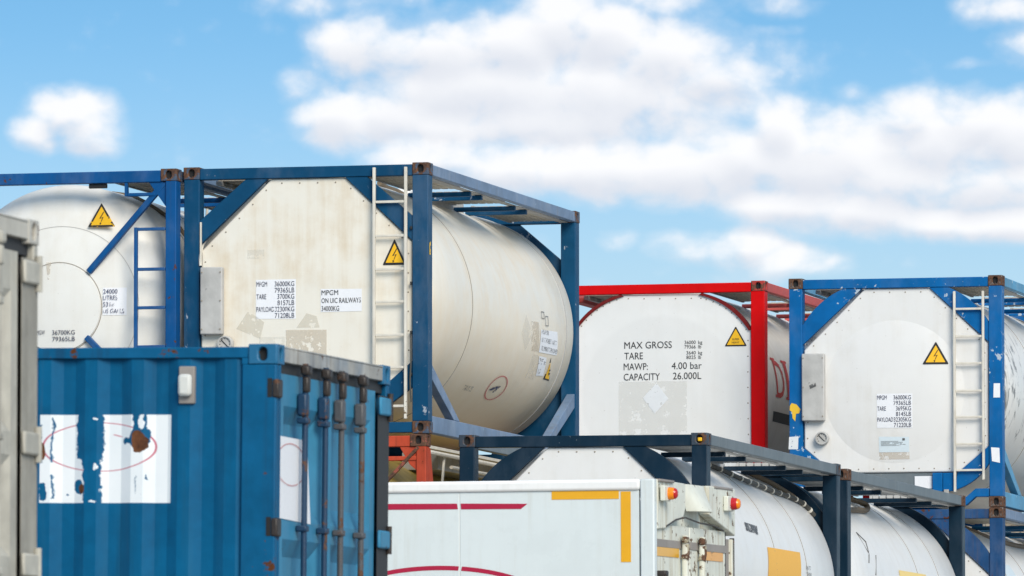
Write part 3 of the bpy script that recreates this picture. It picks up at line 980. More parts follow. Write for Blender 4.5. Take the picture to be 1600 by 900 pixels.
letters('lettering', B, [('TANK 25', 2.42, 2.75, -40.5, 3.0)], rt2, 'inkgrey')
hose(B, [(0.30, 1.6, 2.54), (0.30, 1.87, 2.52), (0.32, 2.16, 2.51), (0.36, 2.4, 2.47), (0.42, 2.69, 2.43), (0.48, 3.0, 2.40)], 0.026, 'hose')
hose(B, [(0.36, 3.2, 2.47), (0.35, 3.55, 2.44), (0.34, 3.95, 2.44), (0.33, 4.33, 2.455), (0.33, 4.45, 2.485), (0.33, 4.30, 2.53), (0.33, 4.05, 2.555), (0.33, 3.78, 2.555)], 0.026, 'hose')
box('valve_box', B, 'galv', 0.36, 0.50, 2.75, 4.1, 2.40, 2.535)
box('manway_cover', B, 'white', -0.32, 0.26, 2.9, 3.5, 2.52, 2.60, 0.03)
patch('yellow_mark', B, lambda u, v: (HW - 0.003, u, v), [(0.05, 1.71), (0.10, 1.71), (0.10, 1.84), (0.05, 1.82)], 'yellowpaint', 1, 1)
for z_ in (0.55, 0.95, 1.42, 1.95):
    box('post_clamp', B, 'black', 1.038, 1.057, -0.004, 0.03, z_, z_ + 0.03, 0.003)
hose(B, [(-1.02, 0.14, 2.2), (-1.03, 0.14, 2.05), (-1.045, 0.12, 1.9), (-1.05, 0.02, 1.75), (-1.045, 0.0, 1.64)], 0.014, 'ladderpaint')
hose(B, [(1.045, -0.0, 0.95), (1.048, -0.004, 0.70), (1.04, -0.004, 0.5), (1.05, 0.0, 0.3)], 0.008, 'hosedark')
box('post_pipe', B, 'ladderpaint', -1.052, -1.035, -0.01, 0.02, 1.66, 2.06, 0.006)

# ---- A: domed white tank at the left of the top row
A = thing('tank_container', 'white domed tank container in bright blue frame with diagonal strut, far left of top row', 'tank container',
          (-24.423, 76.57, 5.182), 0, 0, 0, GROUP)
fr = 'royal'
fittings(A, 'cornerA', -HW, HW, 0, L)
for ya, yb in ((0.006, 0.16), (L - 0.16, L - 0.006)):
    for s in (-1, 1):
        xa, xb = sorted((s * (HW - 0.006), s * (HW - 0.112)))
        box('corner_post', A, fr, xa, xb, ya, yb, 0.118, H - 0.118)
    yc, yd = (0.012, 0.11) if ya < 1 else (L - 0.11, L - 0.012)
    box('top_rail', A, fr, -HW + 0.162, HW - 0.162, yc, yd, 2.466, 2.577)
    box('bottom_rail', A, fr, -HW + 0.162, HW - 0.162, yc, yd, 0.012, 0.112)
for s in (-1, 1):
    xa, xb = sorted((s * (HW - 0.01), s * (HW - 0.085)))
    if s == 1: box('top_rail', A, 'greyblue', xa, xb, 0.178, L - 0.178, 2.478, 2.582)
    box('bottom_rail', A, 'greyblue', xa, xb, 0.178, L - 0.178, 0.016, 0.175)
    MB().prism([(s * 0.93, 2.4665), (s * 1.1075, 2.4665), (s * 1.1075, 2.22)], 1, 0.03, 0.09).build('corner_plate', fr, A, 0.004)


def dome_y(r):
    Rd = 3.4
    if r < 1.0: return 0.09 + Rd - math.sqrt(Rd ** 2 - r * r)
    y1_ = 0.09 + Rd - math.sqrt(Rd ** 2 - 1)
    t = (r - 1.0) / 0.215
    return y1_ + 0.15 * (1 - math.sqrt(max(0, 1 - t * t))) + 0.07 * t


ACZ = 1.28
prof = [(dome_y(0.0), 0.0005)] + [(dome_y(r_), r_) for r_ in [0.1 * k for k in range(1, 11)]] + [(dome_y(r_), r_) for r_ in (1.05, 1.1, 1.14, 1.17, 1.19, 1.205, 1.212, 1.215)]
prof += [(2.0, 1.215), (3.5, 1.215), (5.0, 1.215), (5.5, 1.21), (5.8, 1.0), (5.9, 0.6), (5.93, 0.0005)]
MB().lathe(prof, 120, 0, ACZ).build('tank_shell', 'offwhite', A, ang=40)
for y_ in (1.1, 1.9): seam(A, y_, r=1.215, cz=ACZ)
prof = [(dome_y(0) - 0.012, 0.0005), (dome_y(.2) - 0.014, 0.2), (dome_y(.42) - 0.014, 0.425), (dome_y(.43) + 0.01, 0.435)]
MB().lathe(prof, 72, 0, ACZ).build('end_disc', 'offwhite', A)
for rr, w_, mt in ((0.437, 0.0035, 'seam'), (0.79, 0.0025, 'seamlight')):
    MB().lathe([(dome_y(rr - w_) - 0.0035, rr - w_), (dome_y(rr + w_) - 0.0035, rr + w_)], 90, 0, ACZ).build('weld_ring', mt, A)
MB().bar((1.085, 0.05, 2.458), (0.31, dome_y(.46) - 0.02, 1.617), 0.055, 0.055).build('diagonal_strut', fr, A, 0.006)
MB().bar((1.085, 0.05, 0.20), (0.29, dome_y(.46) - 0.02, 0.99), 0.055, 0.055).build('diagonal_strut', fr, A, 0.006)
MB().bar((-1.085, 0.05, 2.458), (-0.31, dome_y(.46) - 0.02, 1.617), 0.055, 0.055).build('diagonal_strut', fr, A, 0.006)
lad = MB().box(0.795, 0.828, -0.01, 0.03, 0.15, 2.03).build('ladder', fr, A, 0.004)
me = MB().box(0.829, 1.106, -0.006, 0.026, -0.015, 0.015).mesh('rung', fr)
for z_ in (2.012, 1.626, 1.256, 0.88, 0.5): obj('rung', me, lad, 0.004, (0, 0, z_))
MB().box(0.69, 0.72, 0.02, 0.06, 2.335, 2.466).box(0.72, 1.0, 0.02, 0.06, 2.335, 2.365).build('step_bracket', fr, A, 0.004)
fd = lambda off: (lambda u, v: (u, dome_y(math.hypot(u, v - ACZ)) - off, v))
warning = warning_sign(A, 0.4175, 2.056, 0.275, 0.232, dome_y(0.98) - 0.075, worn=True)
warning.rotation_euler = (R(0), 0, 0)
patch('capacity_label', A, fd(0.004), [(0.445, 1.20), (0.675, 1.20), (0.675, 1.465), (0.445, 1.465)], 'label', 4, 4)
letters('lettering', A, [('24000', 0.453, 0.590, 1.408, 0.046), ('LITRES', 0.453, 0.590, 1.346, 0.046), ('5318', 0.453, 0.56, 1.283, 0.046), ('US GALLS', 0.453, 0.655, 1.218, 0.046)], fd(0.016), 'inkworn', 3)
letters('lettering', A, [('MGW', -0.21, -0.124, 1.021, 0.043), ('36700KG', -0.05, 0.177, 1.017, 0.045), ('79365LB', -0.05, 0.177, 0.955, 0.045)], fd(0.024), 'ink', 3)
patch('rust_run', A, fd(0.0175), [(-0.10, 1.55), (-0.085, 1.55), (-0.07, 1.72), (-0.125, 1.72)], 'labelbeige', 2, 6)
walkway(A, fr)
hose(A, [(0.2, 1.2, 2.47), (0.5, 1.1, 2.40), (0.9, 1.0, 2.15), (1.1, 0.95, 1.9)], 0.02, 'hose')
box('hook_bracket', A, 'black', 0.32, 0.5, 0.05, 0.09, 2.42, 2.464)
box('rail_repair_plate', A, 'cornerA', -0.78, -0.66, 0.008, 0.05, 2.470, 2.573, 0.003)

# ---- D: white tank in the red frame
D = thing('tank_container', 'white tank container in bright red frame, between the two blue framed ones', 'tank container',
          (-22.22, 92.317, 5.181), -0.204, -0.061, 0, GROUP)
frame(D, 'red', 'cornerR', 'redpale', 'thin', (0.160, 0.160), inner='darkred')
tank_shell(D, 'beigetank')
poly = [(-0.50, 2.462), (0.46, 2.450)] + arcpts((0.50, 2.445), (1.05, 2.03), 0.07, 8) + [(1.052, 0.55)] + arcpts((1.05, 0.55), (0.5, 0.2), 0.07, 6)[1:] + [(-0.5, 0.2)] + arcpts((-0.5, 0.2), (-1.05, 0.55), 0.07, 6)[1:] + arcpts((-1.052, 2.03), (-0.50, 2.462), 0.07, 8)[:-1]
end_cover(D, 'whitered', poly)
left_walkway(D); walkway(D, 'redpale')
box('walkway_board', D, 'redpale', -1.12, -0.98, 0.3, 5.8, 2.40, 2.46)
F_ = front(0.046)
letters('lettering', D, [('MAX GROSS', -0.436, 0.121, 1.846, 0.082), ('TARE', -0.436, -0.218, 1.724, 0.082), ('MAWP:', -0.444, -0.160, 1.602, 0.082), ('CAPACITY', -0.444, -0.02, 1.484, 0.082), ('4.00 bar', 0.118, 0.470, 1.604, 0.082), ('26.000L', 0.133, 0.464, 1.488, 0.082)], F_, 'inkblack')
letters('lettering', D, [('36000', 0.269, 0.400, 1.887, 0.042), ('kg', 0.43, 0.478, 1.887, 0.042), ('79366', 0.269, 0.400, 1.836, 0.042), ('lb', 0.43, 0.465, 1.836, 0.042),
                         ('3640', 0.291, 0.400, 1.768, 0.042), ('kg', 0.43, 0.476, 1.768, 0.042), ('8025', 0.291, 0.400, 1.717, 0.042), ('lb', 0.43, 0.462, 1.717, 0.042)], F_, 'inkblack')
warning_sign(D, 0.868, 1.853, 0.26, 0.228, 0.045, 'text', shrink=0.80)
patch('sticker_residue', D, front(0.047), [(-0.505, 0.86), (0.296, 0.86), (0.296, 1.468), (-0.505, 1.472)], 'ghostgrey', 1, 1)
patch('placard_ghost', D, front(0.0455), [(-0.08, 1.10), (0.08, 1.27), (-0.06, 1.45), (-0.22, 1.28)], 'labelworn', 1, 1)
letters('lettering', D, [('D', 0.66, 1.08, -2.0, 22.0)], rt2, 'letterred', 16)
letters('lettering', D, [('I', 1.20, 1.34, -2.0, 22.0)], rt2, 'letterred', 16)
for u0_, u1_ in ((0.60, 0.80), (1.13, 1.41)):
    for v0_ in (-2.0, 18.6):
        patch('letter_serif', D, rt2, [(u0_, v0_), (u1_, v0_), (u1_, v0_ + 1.4), (u0_, v0_ + 1.4)], 'letterred', 2, 2)
patch('number_plate', D, rt, [(0.62, -15.4), (1.9, -15.6), (1.85, -9.9), (0.56, -9.8)], 'black')

# ---- E: white tank in the azure frame at the right
E_ = thing('tank_container', 'white tank container in bright azure frame with ladder, right end of top row', 'tank container',
           (-19.324, 91.496, 5.135), 0.749, -0.012, 0, GROUP)
frame(E_, 'azure', 'cornerB', 'paleazure', 'arc', (0.150, 0.160), bottom=False)
tank_shell(E_, 'whitegrime')
end_cover(E_, 'whiteend')
DX, DZ, DR, DD = -0.02, 1.305, 0.80, 0.055
dish_y = lambda u, v: 0.0495 - DD * (1 - min(1.0, math.hypot(u - DX, v - DZ) / DR) ** 2.2)
MB().lathe([(dish_y(DX + DR * k / 16, DZ), max(0.0005, DR * k / 16)) for k in range(17)], 96, DX, DZ).build('dished_end', 'whiteend', E_, ang=50)
fe = lambda off: (lambda u, v: (u, dish_y(u, v) - off, v))
seam(E_, 2.2)
walkway(E_, 'azure'); left_walkway(E_)
side_brace(E_, 'paleazure')
for s in (-1, 1):
    MB().prism([(s * 0.60, 0.022), (s * 0.80, 0.022), (s * 0.905, 0.115), (s * 1.056, 0.115), (s * 1.056, 0.208), (s * 0.905, 0.208), (s * 0.80, 0.115), (s * 0.60, 0.115)], 1, 0.012, 0.11).build('bottom_rail', 'azure', E_, 0.006)
box('bottom_rail', E_, 'azure', -0.598, 0.598, 0.012, 0.11, 0.022, 0.114)
box('bottom_rail', E_, 'azure', -HW + .162, HW - .162, L - .11, L - .012, 0.012, 0.112)
box('sump_plate', E_, 'greyslate', -0.95, 0.41, 0.07, 0.12, 0.20, 0.392)
box('sump_sill', E_, 'galv', 0.15, 0.41, 0.03, 0.068, 0.175, 0.20, 0.003)
pl_ = box('data_plate', E_, 'label', 0.205, 0.405, 0.058, 0.068, 0.215, 0.355, 0.002)
br = box('ladder_bracket', E_, 'azure', 0.415, 0.53, 0.015, 0.066, 0.178, 0.388)
box('ladder_bracket', E_, 'azure', 0.535, 0.672, 0.010, 0.064, 0.182, 0.386)
box('lashing_eye', E_, 'galv', 0.55, 0.605, -0.01, 0.008, 0.135, 0.20, 0.004)
doc_box(E_, -1.06, -0.803, 0.985, 1.74, True)
gauge(E_, -0.838, 0.789)
ladder(E_, 0.678, 1.003, 0.17, 2.414, (2.216, 1.908, 1.607, 1.299, 1.006, 0.705, 0.412), z0r=0.30)
warning_sign(E_, 0.457, 1.603, 0.298, 0.258, 0, fm=lambda u, v, l: (u, dish_y(u, v) - 0.006 - l, v))
weights(E_, -0.204, 0.180, 1.264, 0.906, ('36000', '79365', '3695', '8145', '32305', '71220'), 0.045, fe)
patch('approval_label', E_, fe(0.003), [(-0.192, 0.626), (0.152, 0.626), (0.152, 0.795), (-0.192, 0.800)], 'labelblue', 6, 6)
mbx = MB()
for k in range(5): mbx.add([fe(0.006)(*p) for p in [(-0.17, 0.745 - k * .012), (-0.17 + [0.2, .25, .24, .28, .22][k], 0.745 - k * .012), (-0.17 + [0.2, .25, .24, .28, .22][k], 0.749 - k * .012), (-0.17, 0.749 - k * .012)]], [(0, 1, 2, 3)])
mbx.add([fe(0.006)(*p) for p in [(0.075, 0.755), (0.105, 0.755), (0.105, 0.78), (0.075, 0.78)]], [(0, 1, 2, 3)])
mbx.build('fine_print', 'inkgrey', E_)
patch('label_residue', E_, fe(0.003), [(-0.192, 0.545), (0.152, 0.545), (0.152, 0.624), (-0.192, 0.624)], 'labelbeige', 6, 6)
patch('torn_sticker', E_, front(0.0025), [(-1.222, 0.671), (-1.113, 0.671), (-1.108, 0.816), (-1.215, 0.81)], 'labelworn', 1, 1)
patch('sticker', E_, front(0.0025), [(1.114, 1.22), (1.190, 1.22), (1.190, 1.379), (1.118, 1.379)], 'label', 1, 1)
patch('sticker', E_, front(0.0025), [(1.095, 0.51), (1.185, 0.49), (1.180, 0.657), (1.085, 0.665)], 'label', 1, 1)
MB().prism([(-1.205, 1.16), (-1.185, 1.19), (-1.13, 1.175), (-1.085, 1.12), (-1.10, 1.075), (-1.135, 1.07), (-1.145, 0.985), (-1.175, 1.02), (-1.18, 1.09), (-1.208, 1.11)], 1, 0.002, 0.005).build('paint_splash', 'yellowpaint', E_)
hose(E_, [(0.30, 1.6, 2.54), (0.30, 1.87, 2.52), (0.32, 2.16, 2.51), (0.36, 2.4, 2.47), (0.42, 2.69, 2.43)], 0.028, 'hose')
hose(E_, [(0.6, 0.5, 2.36), (0.85, 0.5, 2.20), (1.02, 0.45, 1.95), (1.06, 0.4, 1.7)], 0.022, 'hosedark')

# ---- F: the tank container under E
F2 = thing('tank_container', 'faded blue framed tank container stacked directly below the azure framed one', 'tank container',
           (-19.324, 91.496, 2.540), 0.749, -0.012, 0, GROUP)
frame(F2, 'oldblue', 'cornerB', 'greyblue', 'arc', (0.150, 0.160))
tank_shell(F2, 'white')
end_cover(F2, 'whiteend')
walkway(F2, 'navy'); side_brace(F2, 'greyblue')
seam(F2, 2.2)
hose(F2, [(0.45, 1.2, 2.46), (0.7, 2.0, 2.33), (0.75, 3.2, 2.30), (0.72, 4.5, 2.32)], 0.03, 'hose')
patch('sticker_residue', F2, rt, [(0.9, 21), (1.6, 21), (1.5, 33), (0.9, 33)], 'labelblue')

# ---- T1: slate framed tank, second tier
T1 = thing('tank_container', 'white tank container in slate grey frame behind the white trailer', 'tank container',
           (-19.33, 77.083, 2.606), 0.261, 0.244, 0, GROUP)
frame(T1, 'slate', 'cornerT', 'greyslate', 'arc', (0.150, 0.160))
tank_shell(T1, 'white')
end_cover(T1, 'whiteend')
seam(T1, 3.15, w=0.008); seam(T1, 4.55, w=0.008)
walkway(T1, 'slate', 'alu', 'alu', (1.15, 2.04, 3.85, 4.64))
side_brace(T1, 'greyslate')
patch('placard', T1, rt, [(2.70, -4.0), (4.20, -3.0), (4.33, 13.5), (2.83, 13.2)], 'placard', 8, 8)
patch('serial_plate', T1, rt, [(2.06, 19.7), (2.56, 18.6), (2.65, 23.2), (2.12, 24.0)], 'inkgrey')
letters('lettering', T1, [('UN T7', 4.5, 4.72, 5.5, 2.0), ('TANK', 4.5, 4.74, 2.5, 2.0)], rt2, 'inkgrey')
hose(T1, [onround(2.6, 64, .03), onround(3.1, 59, .03), onround(3.57, 53.2, .03), onround(4.07, 50.5, .03), onround(4.59, 47.8, .03), onround(5.2, 46.3, .03), onround(5.7, 42.5, .03), onround(5.85, 36, .02)], 0.024, 'hosedark', 1)
hose(T1, [onround(4.7, 66, .03), onround(5.1, 57, .03), onround(5.34, 50, .03), onround(5.5, 46, .03)], 0.026, 'hose')
box('valve_box', T1, 'alu', 0.30, 0.50, 3.0, 3.9, 2.40, 2.50)
box('cam_lock', T1, 'signyellow', 1.125, 1.165, -0.008, 0.02, 2.510, 2.545, 0.006)

# ---- T2: the next slate framed one behind it
T2 = thing('tank_container', 'white tank container in slate frame with galvanised top rail, under the azure framed tank', 'tank container',
           (-19.371, 83.593, 2.58), 0.005, 0, 0, GROUP)
frame(T2, 'slate', 'cornerB', 'greyslate', 'arc', (0.150, 0.160))
tank_shell(T2, 'white')
end_cover(T2, 'whiteend')
seam(T2, 3.75, w=0.008); seam(T2, 4.87, w=0.006)
walkway(T2, 'slate', 'alu', 'alu', (1.15, 2.04, 3.85, 4.64))
patch('placard', T2, rt, [(2.66, 0), (4.15, 0), (4.17, 15.2), (2.77, 15.0)], 'placardpale', 8, 8)
hose(T2, [onround(1.8, 60, .03), onround(2.6, 60.5, .04), onround(3.0, 57.5, .05), onround(3.2, 54.5, .05), onround(2.95, 51, .03), onround(2.2, 48.8, .03), onround(1.2, 46, .03)], 0.03, 'hose')
mbx = MB()
for seg in (((1.35, 32.8), (1.57, 27.9)), ((1.57, 27.9), (1.46, 21.1)), ((1.46, 21.1), (1.30, 16)), ((1.35, 32.8), (1.46, 21.1)), ((1.79, 20.8), (1.51, 10.1))):
    a, b = seg
    mbx.bar(onround(a[0], a[1], .003), onround(b[0], b[1], .003), 0.012, 0.006)
mbx.build('label_outline', 'inkgrey', T2)

# ---- G: orange framed tank under B
G_ = thing('tank_container', 'rusty orange framed tank container with yellow tank, directly below the cream tank', 'tank container',
           (-21.988, 76.743, 2.609), 0.287, -0.012, 0, GROUP)
fittings(G_, 'cornerO', -HW, HW, 0, L)
for ya, yb in ((0.006, 0.16), (L - 0.16, L - 0.006)):
    for s in (-1, 1):
        xa, xb = sorted((s * (HW - 0.006), s * (HW - 0.10)))
        box('corner_post', G_, 'orange', xa, xb, ya, yb, 0.118, H - 0.118)
    yc, yd = (0.012, 0.11) if ya < 1 else (L - 0.11, L - 0.012)
    box('top_rail', G_, 'orange', -HW + 0.162, HW - 0.162, yc, yd, 2.472, 2.575)
    box('cross_rail', G_, 'orange', -HW + 0.10, HW - 0.10, yc, yd - 0.03, 2.338, 2.380)
    box('bottom_rail', G_, 'orange', -HW + 0.162, HW - 0.162, yc, yd, 0.012, 0.112)
    for s in (-1, 1):
        MB().prism([(s * 0.95, 2.4715), (s * 1.119, 2.4715), (s * 1.119, 2.24), (s * 1.05, 2.30)], 1, yc + 0.012, yc + 0.03).build('corner_plate', 'orange', G_, 0.003)
        MB().bar((s * 1.14, yc + 0.004, 2.465), (s * 0.55, yc + 0.004, 1.86), 0.04, 0.03).build('diagonal_brace', 'cornerO', G_, 0.003)
for s in (-1, 1):
    xa, xb = sorted((s * (HW - 0.01), s * (HW - 0.085)))
    box('bottom_rail', G_, 'orange', xa, xb, 0.178, L - 0.178, 0.016, 0.175)
    MB().prism([(0.165, 2.46), (0.165, 1.5), (0.55, 1.5), (0.24, 2.46)], 0, *sorted((s * (HW - 0.02), s * (HW - 0.05)))).build('side_plate', 'orange', G_, 0.003)
tank_shell(G_, 'yellow', 1.2, 1.30, 0.22, 5.9)
box('top_walkway', G_, 'ladderpaint', 0.92, 1.16, 0.2, 5.8, 2.470, 2.500, 0.004)
hr = MB().tube([(1.18, 0.25, 2.43), (1.18, 5.8, 2.43)], 0.022, 8).tube([(1.15, 1.2, 2.33), (1.15, 5.8, 2.33)], 0.018, 8).build('handrail', 'ladderpaint', G_)
for k in range(5):
    MB().bar((1.16, 0.9 + k * 1.1, 2.42), (1.16, 0.55 + k * 1.1, 1.2), 0.02, 0.02).build('rail_stay', 'ladderpaint', hr)
box('top_board', G_, 'alu', 0.55, 0.915, 1.6, 5.7, 2.33, 2.50, 0.004)


# ------------------------------------------------------------------ dry containers
def corrugated(root, mat, x0, x1, y, z0, z1, sgn, phase=0.0, depth=0.030, pitch=0.285, t=0.004):
    """a trapezoid-corrugated wall in the x-z plane; sgn -1: outer face towards -y"""
    prof = []
    x = x0
    k = math.floor((x0 - phase) / pitch)
    keys = []
    while True:
        b = phase + k * pitch
        for f, d in ((0.0, 1), (0.26, 1), (0.5, 0), (0.76, 0)):
            keys.append((b + f * pitch, d))
        k += 1
        if b > x1: break
    def at(xx):
        for (a, da), (b, db) in zip(keys, keys[1:]):
            if a <= xx <= b: return da + (db - da) * (xx - a) / (b - a)
        return 0
    xs = [x0] + [q[0] for q in keys if x0 < q[0] < x1] + [x1]
    pts = [(q, at(q)) for q in xs]
    mb = MB(); n = len(pts)
    nz = 2
    vs = []
    for z in (z0, z1):
        for q, d in pts: vs.append((q, y - sgn * depth * d, z))
    for z in (z0, z1):
        for q, d in pts: vs.append((q, y - sgn * (depth * d + t), z))
    fs = []
    for i in range(n - 1):
        fs.append((i, i + 1, n + i + 1, n + i)); fs.append((2 * n + i, 3 * n + i, 3 * n + i + 1, 2 * n + i + 1))
        fs.append((n + i, n + i + 1, 3 * n + i + 1, 3 * n + i)); fs.append((i, 2 * n + i, 2 * n + i + 1, i + 1))
    fs += [(0, n, 3 * n, 2 * n), (n - 1, 3 * n - 1, 4 * n - 1, 2 * n - 1)]
    return mb.add(vs, fs).build('side_wall', mat, root, ang=20)


def door_leaf(root, mat, xp, ya, yb, z0, z1, steps):
    """door leaf in the y-z plane at x = xp with pressed-in panels between the z steps"""
    mb = MB()
    mb.box(xp - 0.075, xp - 0.058, ya, yb, z0, z1)
    e = 0.10
    segs = sorted(steps)
    out = [(ya, z0), (yb, z0), (yb, z1), (ya, z1)]
    # flat border strips
    mb.box(xp - 0.057, xp, ya, ya + e, z0, z1)
    mb.box(xp - 0.057, xp, yb - e, yb, z0, z1)
    zs = [z0] + [q for s_ in segs for q in s_] + [z1]
    for i in range(0, len(zs), 2):
        mb.box(xp - 0.0195, xp - 0.0005, ya + e + 0.0005, yb - e - 0.0005, zs[i], zs[i + 1])
    # sloping flanks of each pressed panel
    for a, b in segs:
        k = 0.10; d = 0.052; X = xp - 0.0008
        y0_, y1_ = ya + e, yb - e
        vs = [(X, y0_, a), (X, y1_, a), (X, y1_, b), (X, y0_, b), (X - d, y0_ + k, a + k), (X - d, y1_ - k, a + k), (X - d, y1_ - k, b - k), (X - d, y0_ + k, b - k)]
        mb.add(vs, [(0, 1, 5, 4), (1, 2, 6, 5), (2, 3, 7, 6), (3, 0, 4, 7), (4, 5, 6, 7)])
    return mb.build('door', mat, root, ang=25)


def dry_container(root, mats, y0, phase, wallmat, cam_='cam', recess='gasket_shade'):
    body, door, header, corner, rods, lugmat = mats
    x1 = HW; x0 = HW - L; y1 = y0 + W
    fittings(root, corner, x0, x1, y0, y1, along_x=True)
    for x, s in ((x0, 1), (x1, -1)):
        for y, q in ((y0, 1), (y1, -1)):
            xa, xb = sorted((x + s * 0.006, x + s * (0.215 if x == x1 else 0.16)))
            ya, yb = sorted((y + q * 0.006, y + q * 0.07))
            box('corner_post', root, body, xa, xb, ya, yb, 0.118, H - 0.118, 0.008)
    for y, q in ((y0, 1), (y1, -1)):
        ya, yb = sorted((y + q * 0.008, y + q * 0.068))
        box('post_head', root, body, x1 - 0.2155, x1 - 0.179, ya, yb, 2.4735, 2.5095, 0)
        ya, yb = sorted((y + q * 0.010, y + q * 0.07))
        box('top_rail', root, body, x0 + 0.178, x1 - 0.178, ya, yb, 2.510, 2.574, 0.006)
        box('bottom_rail', root, body, x0 + 0.178, x1 - 0.178, ya, yb, 0.02, 0.16, 0.006)
    corrugated(root, wallmat, x0 + 0.161, x1 - 0.216, y0 + 0.024, 0.161, 2.509, -1, phase)
    corrugated(root, body, x0 + 0.161, x1 - 0.216, y1 - 0.024, 0.161, 2.509, 1, phase)
    box('end_wall', root, body, x0 + 0.02, x0 + 0.05, y0 + 0.075, y1 - 0.075, 0.12, 2.47, 0)
    box('roof', root, body, x0 + 0.06, x1 - 0.07, y0 + 0.075, y1 - 0.075, 2.545, 2.566, 0)
    box('floor', root, body, x0 + 0.06, x1 - 0.07, y0 + 0.075, y1 - 0.075, 0.10, 0.15, 0)
    # door end
    hd = MB().box(x1 - 0.055, x1 - 0.004, y0 + 0.164, y1 - 0.164, 2.492, 2.572).box(x1 - 0.065, x1 - 0.002, y0 + 0.163, y1 - 0.163, 2.5725, 2.584)
    hd.build('door_header', header, root, 0.004)
    box('door_gasket', root, 'gasket_shade', x1 - 0.07, x1 - 0.036, y0 + 0.075, y1 - 0.075, 2.42, 2.4915, 0)
    box('door_sill', root, header, x1 - 0.055, x1 - 0.004, y0 + 0.164, y1 - 0.164, 0.02, 0.12)
    box('end_post', root, body, x1 - 0.06, x1 - 0.003, y0 + 0.0715, y0 + 0.10, 0.119, 2.472, 0.004)
    box('end_post', root, 'gasket_shade', x1 - 0.11, x1 - 0.07, y1 - 0.24, y1 - 0.0715, 0.119, 2.42, 0)
    box('dark_recess_strip', root, recess, x1 - 0.0055, x1 - 0.002, y1 - 0.262, y1 - 0.020, 0.12, 2.40, 0)  # plate over the post face, recess shade put into its colour
    ym = y0 + 1.115
    leafs = []
    steps = ((0.35, 0.85), (0.98, 1.46), (1.57, 2.24))
    dx_ = x1 - 0.020
    leafs.append(door_leaf(root, door, dx_, y0 + 0.106, ym - 0.006, 0.13, 2.425, steps))
    leafs.append(door_leaf(root, door, dx_, ym + 0.006, y1 - 0.275, 0.13, 2.425, steps))
    box('centre_seal', leafs[1], door, dx_ + 0.001, dx_ + 0.022, ym - 0.03, ym + 0.03, 0.13, 2.425, 0.004)
    for i, y in enumerate((0.507, 0.937, 1.279, 1.723)):
        y = y0 + y
        r = MB().tube([(dx_ + 0.045, y, 0.06), (dx_ + 0.045, y, 2.50)], 0.0185, 12).build('lock_rod', rods[i], root)
        box('cam_keeper', r, cam_, dx_ + 0.022, dx_ + 0.080, y - 0.04, y + 0.04, 2.43, 2.492, 0.016)
        box('cam', r, cam_, dx_ + 0.03, dx_ + 0.072, y - 0.028, y + 0.030, 2.33, 2.426, 0.014)
        box('rod_bracket', r, rods[i], dx_ + 0.002, dx_ + 0.064, y - 0.036, y + 0.036, 2.19, 2.325, 0.014)
        for z in (2.165, 1.53, 0.9):
            box('rod_guide', r, rods[i], dx_ + 0.002, dx_ + 0.068, y - 0.035, y + 0.035, z - 0.018, z + 0.018, 0.008)
    for z in (2.335, 1.525, 0.95, 0.35):
        MB().box(x1 - 0.058, x1 - 0.030, y0 + 0.003, y0 + 0.02, z - 0.055, z + 0.055).build('hinge_gap_shade', 'dark', root)  # near-black box in place of the shaded gap by the hinge
        MB().box(x1 - 0.029, x1 + 0.012, y0 - 0.002, y0 + 0.09, z - 0.058, z + 0.05).build('hinge', lugmat, root, 0.01)
        h = MB().box(x1 - 0.0015, x1 + 0.022, y1 - 0.275, y1 - 0.02, z - 0.055, z + 0.055).build('hinge', door, root, 0.014)
        MB().tube([(x1 + 0.012, y1 - 0.045, z - 0.085), (x1 + 0.012, y1 - 0.045, z + 0.085)], 0.018, 10).build('hinge_pin', lugmat, h)


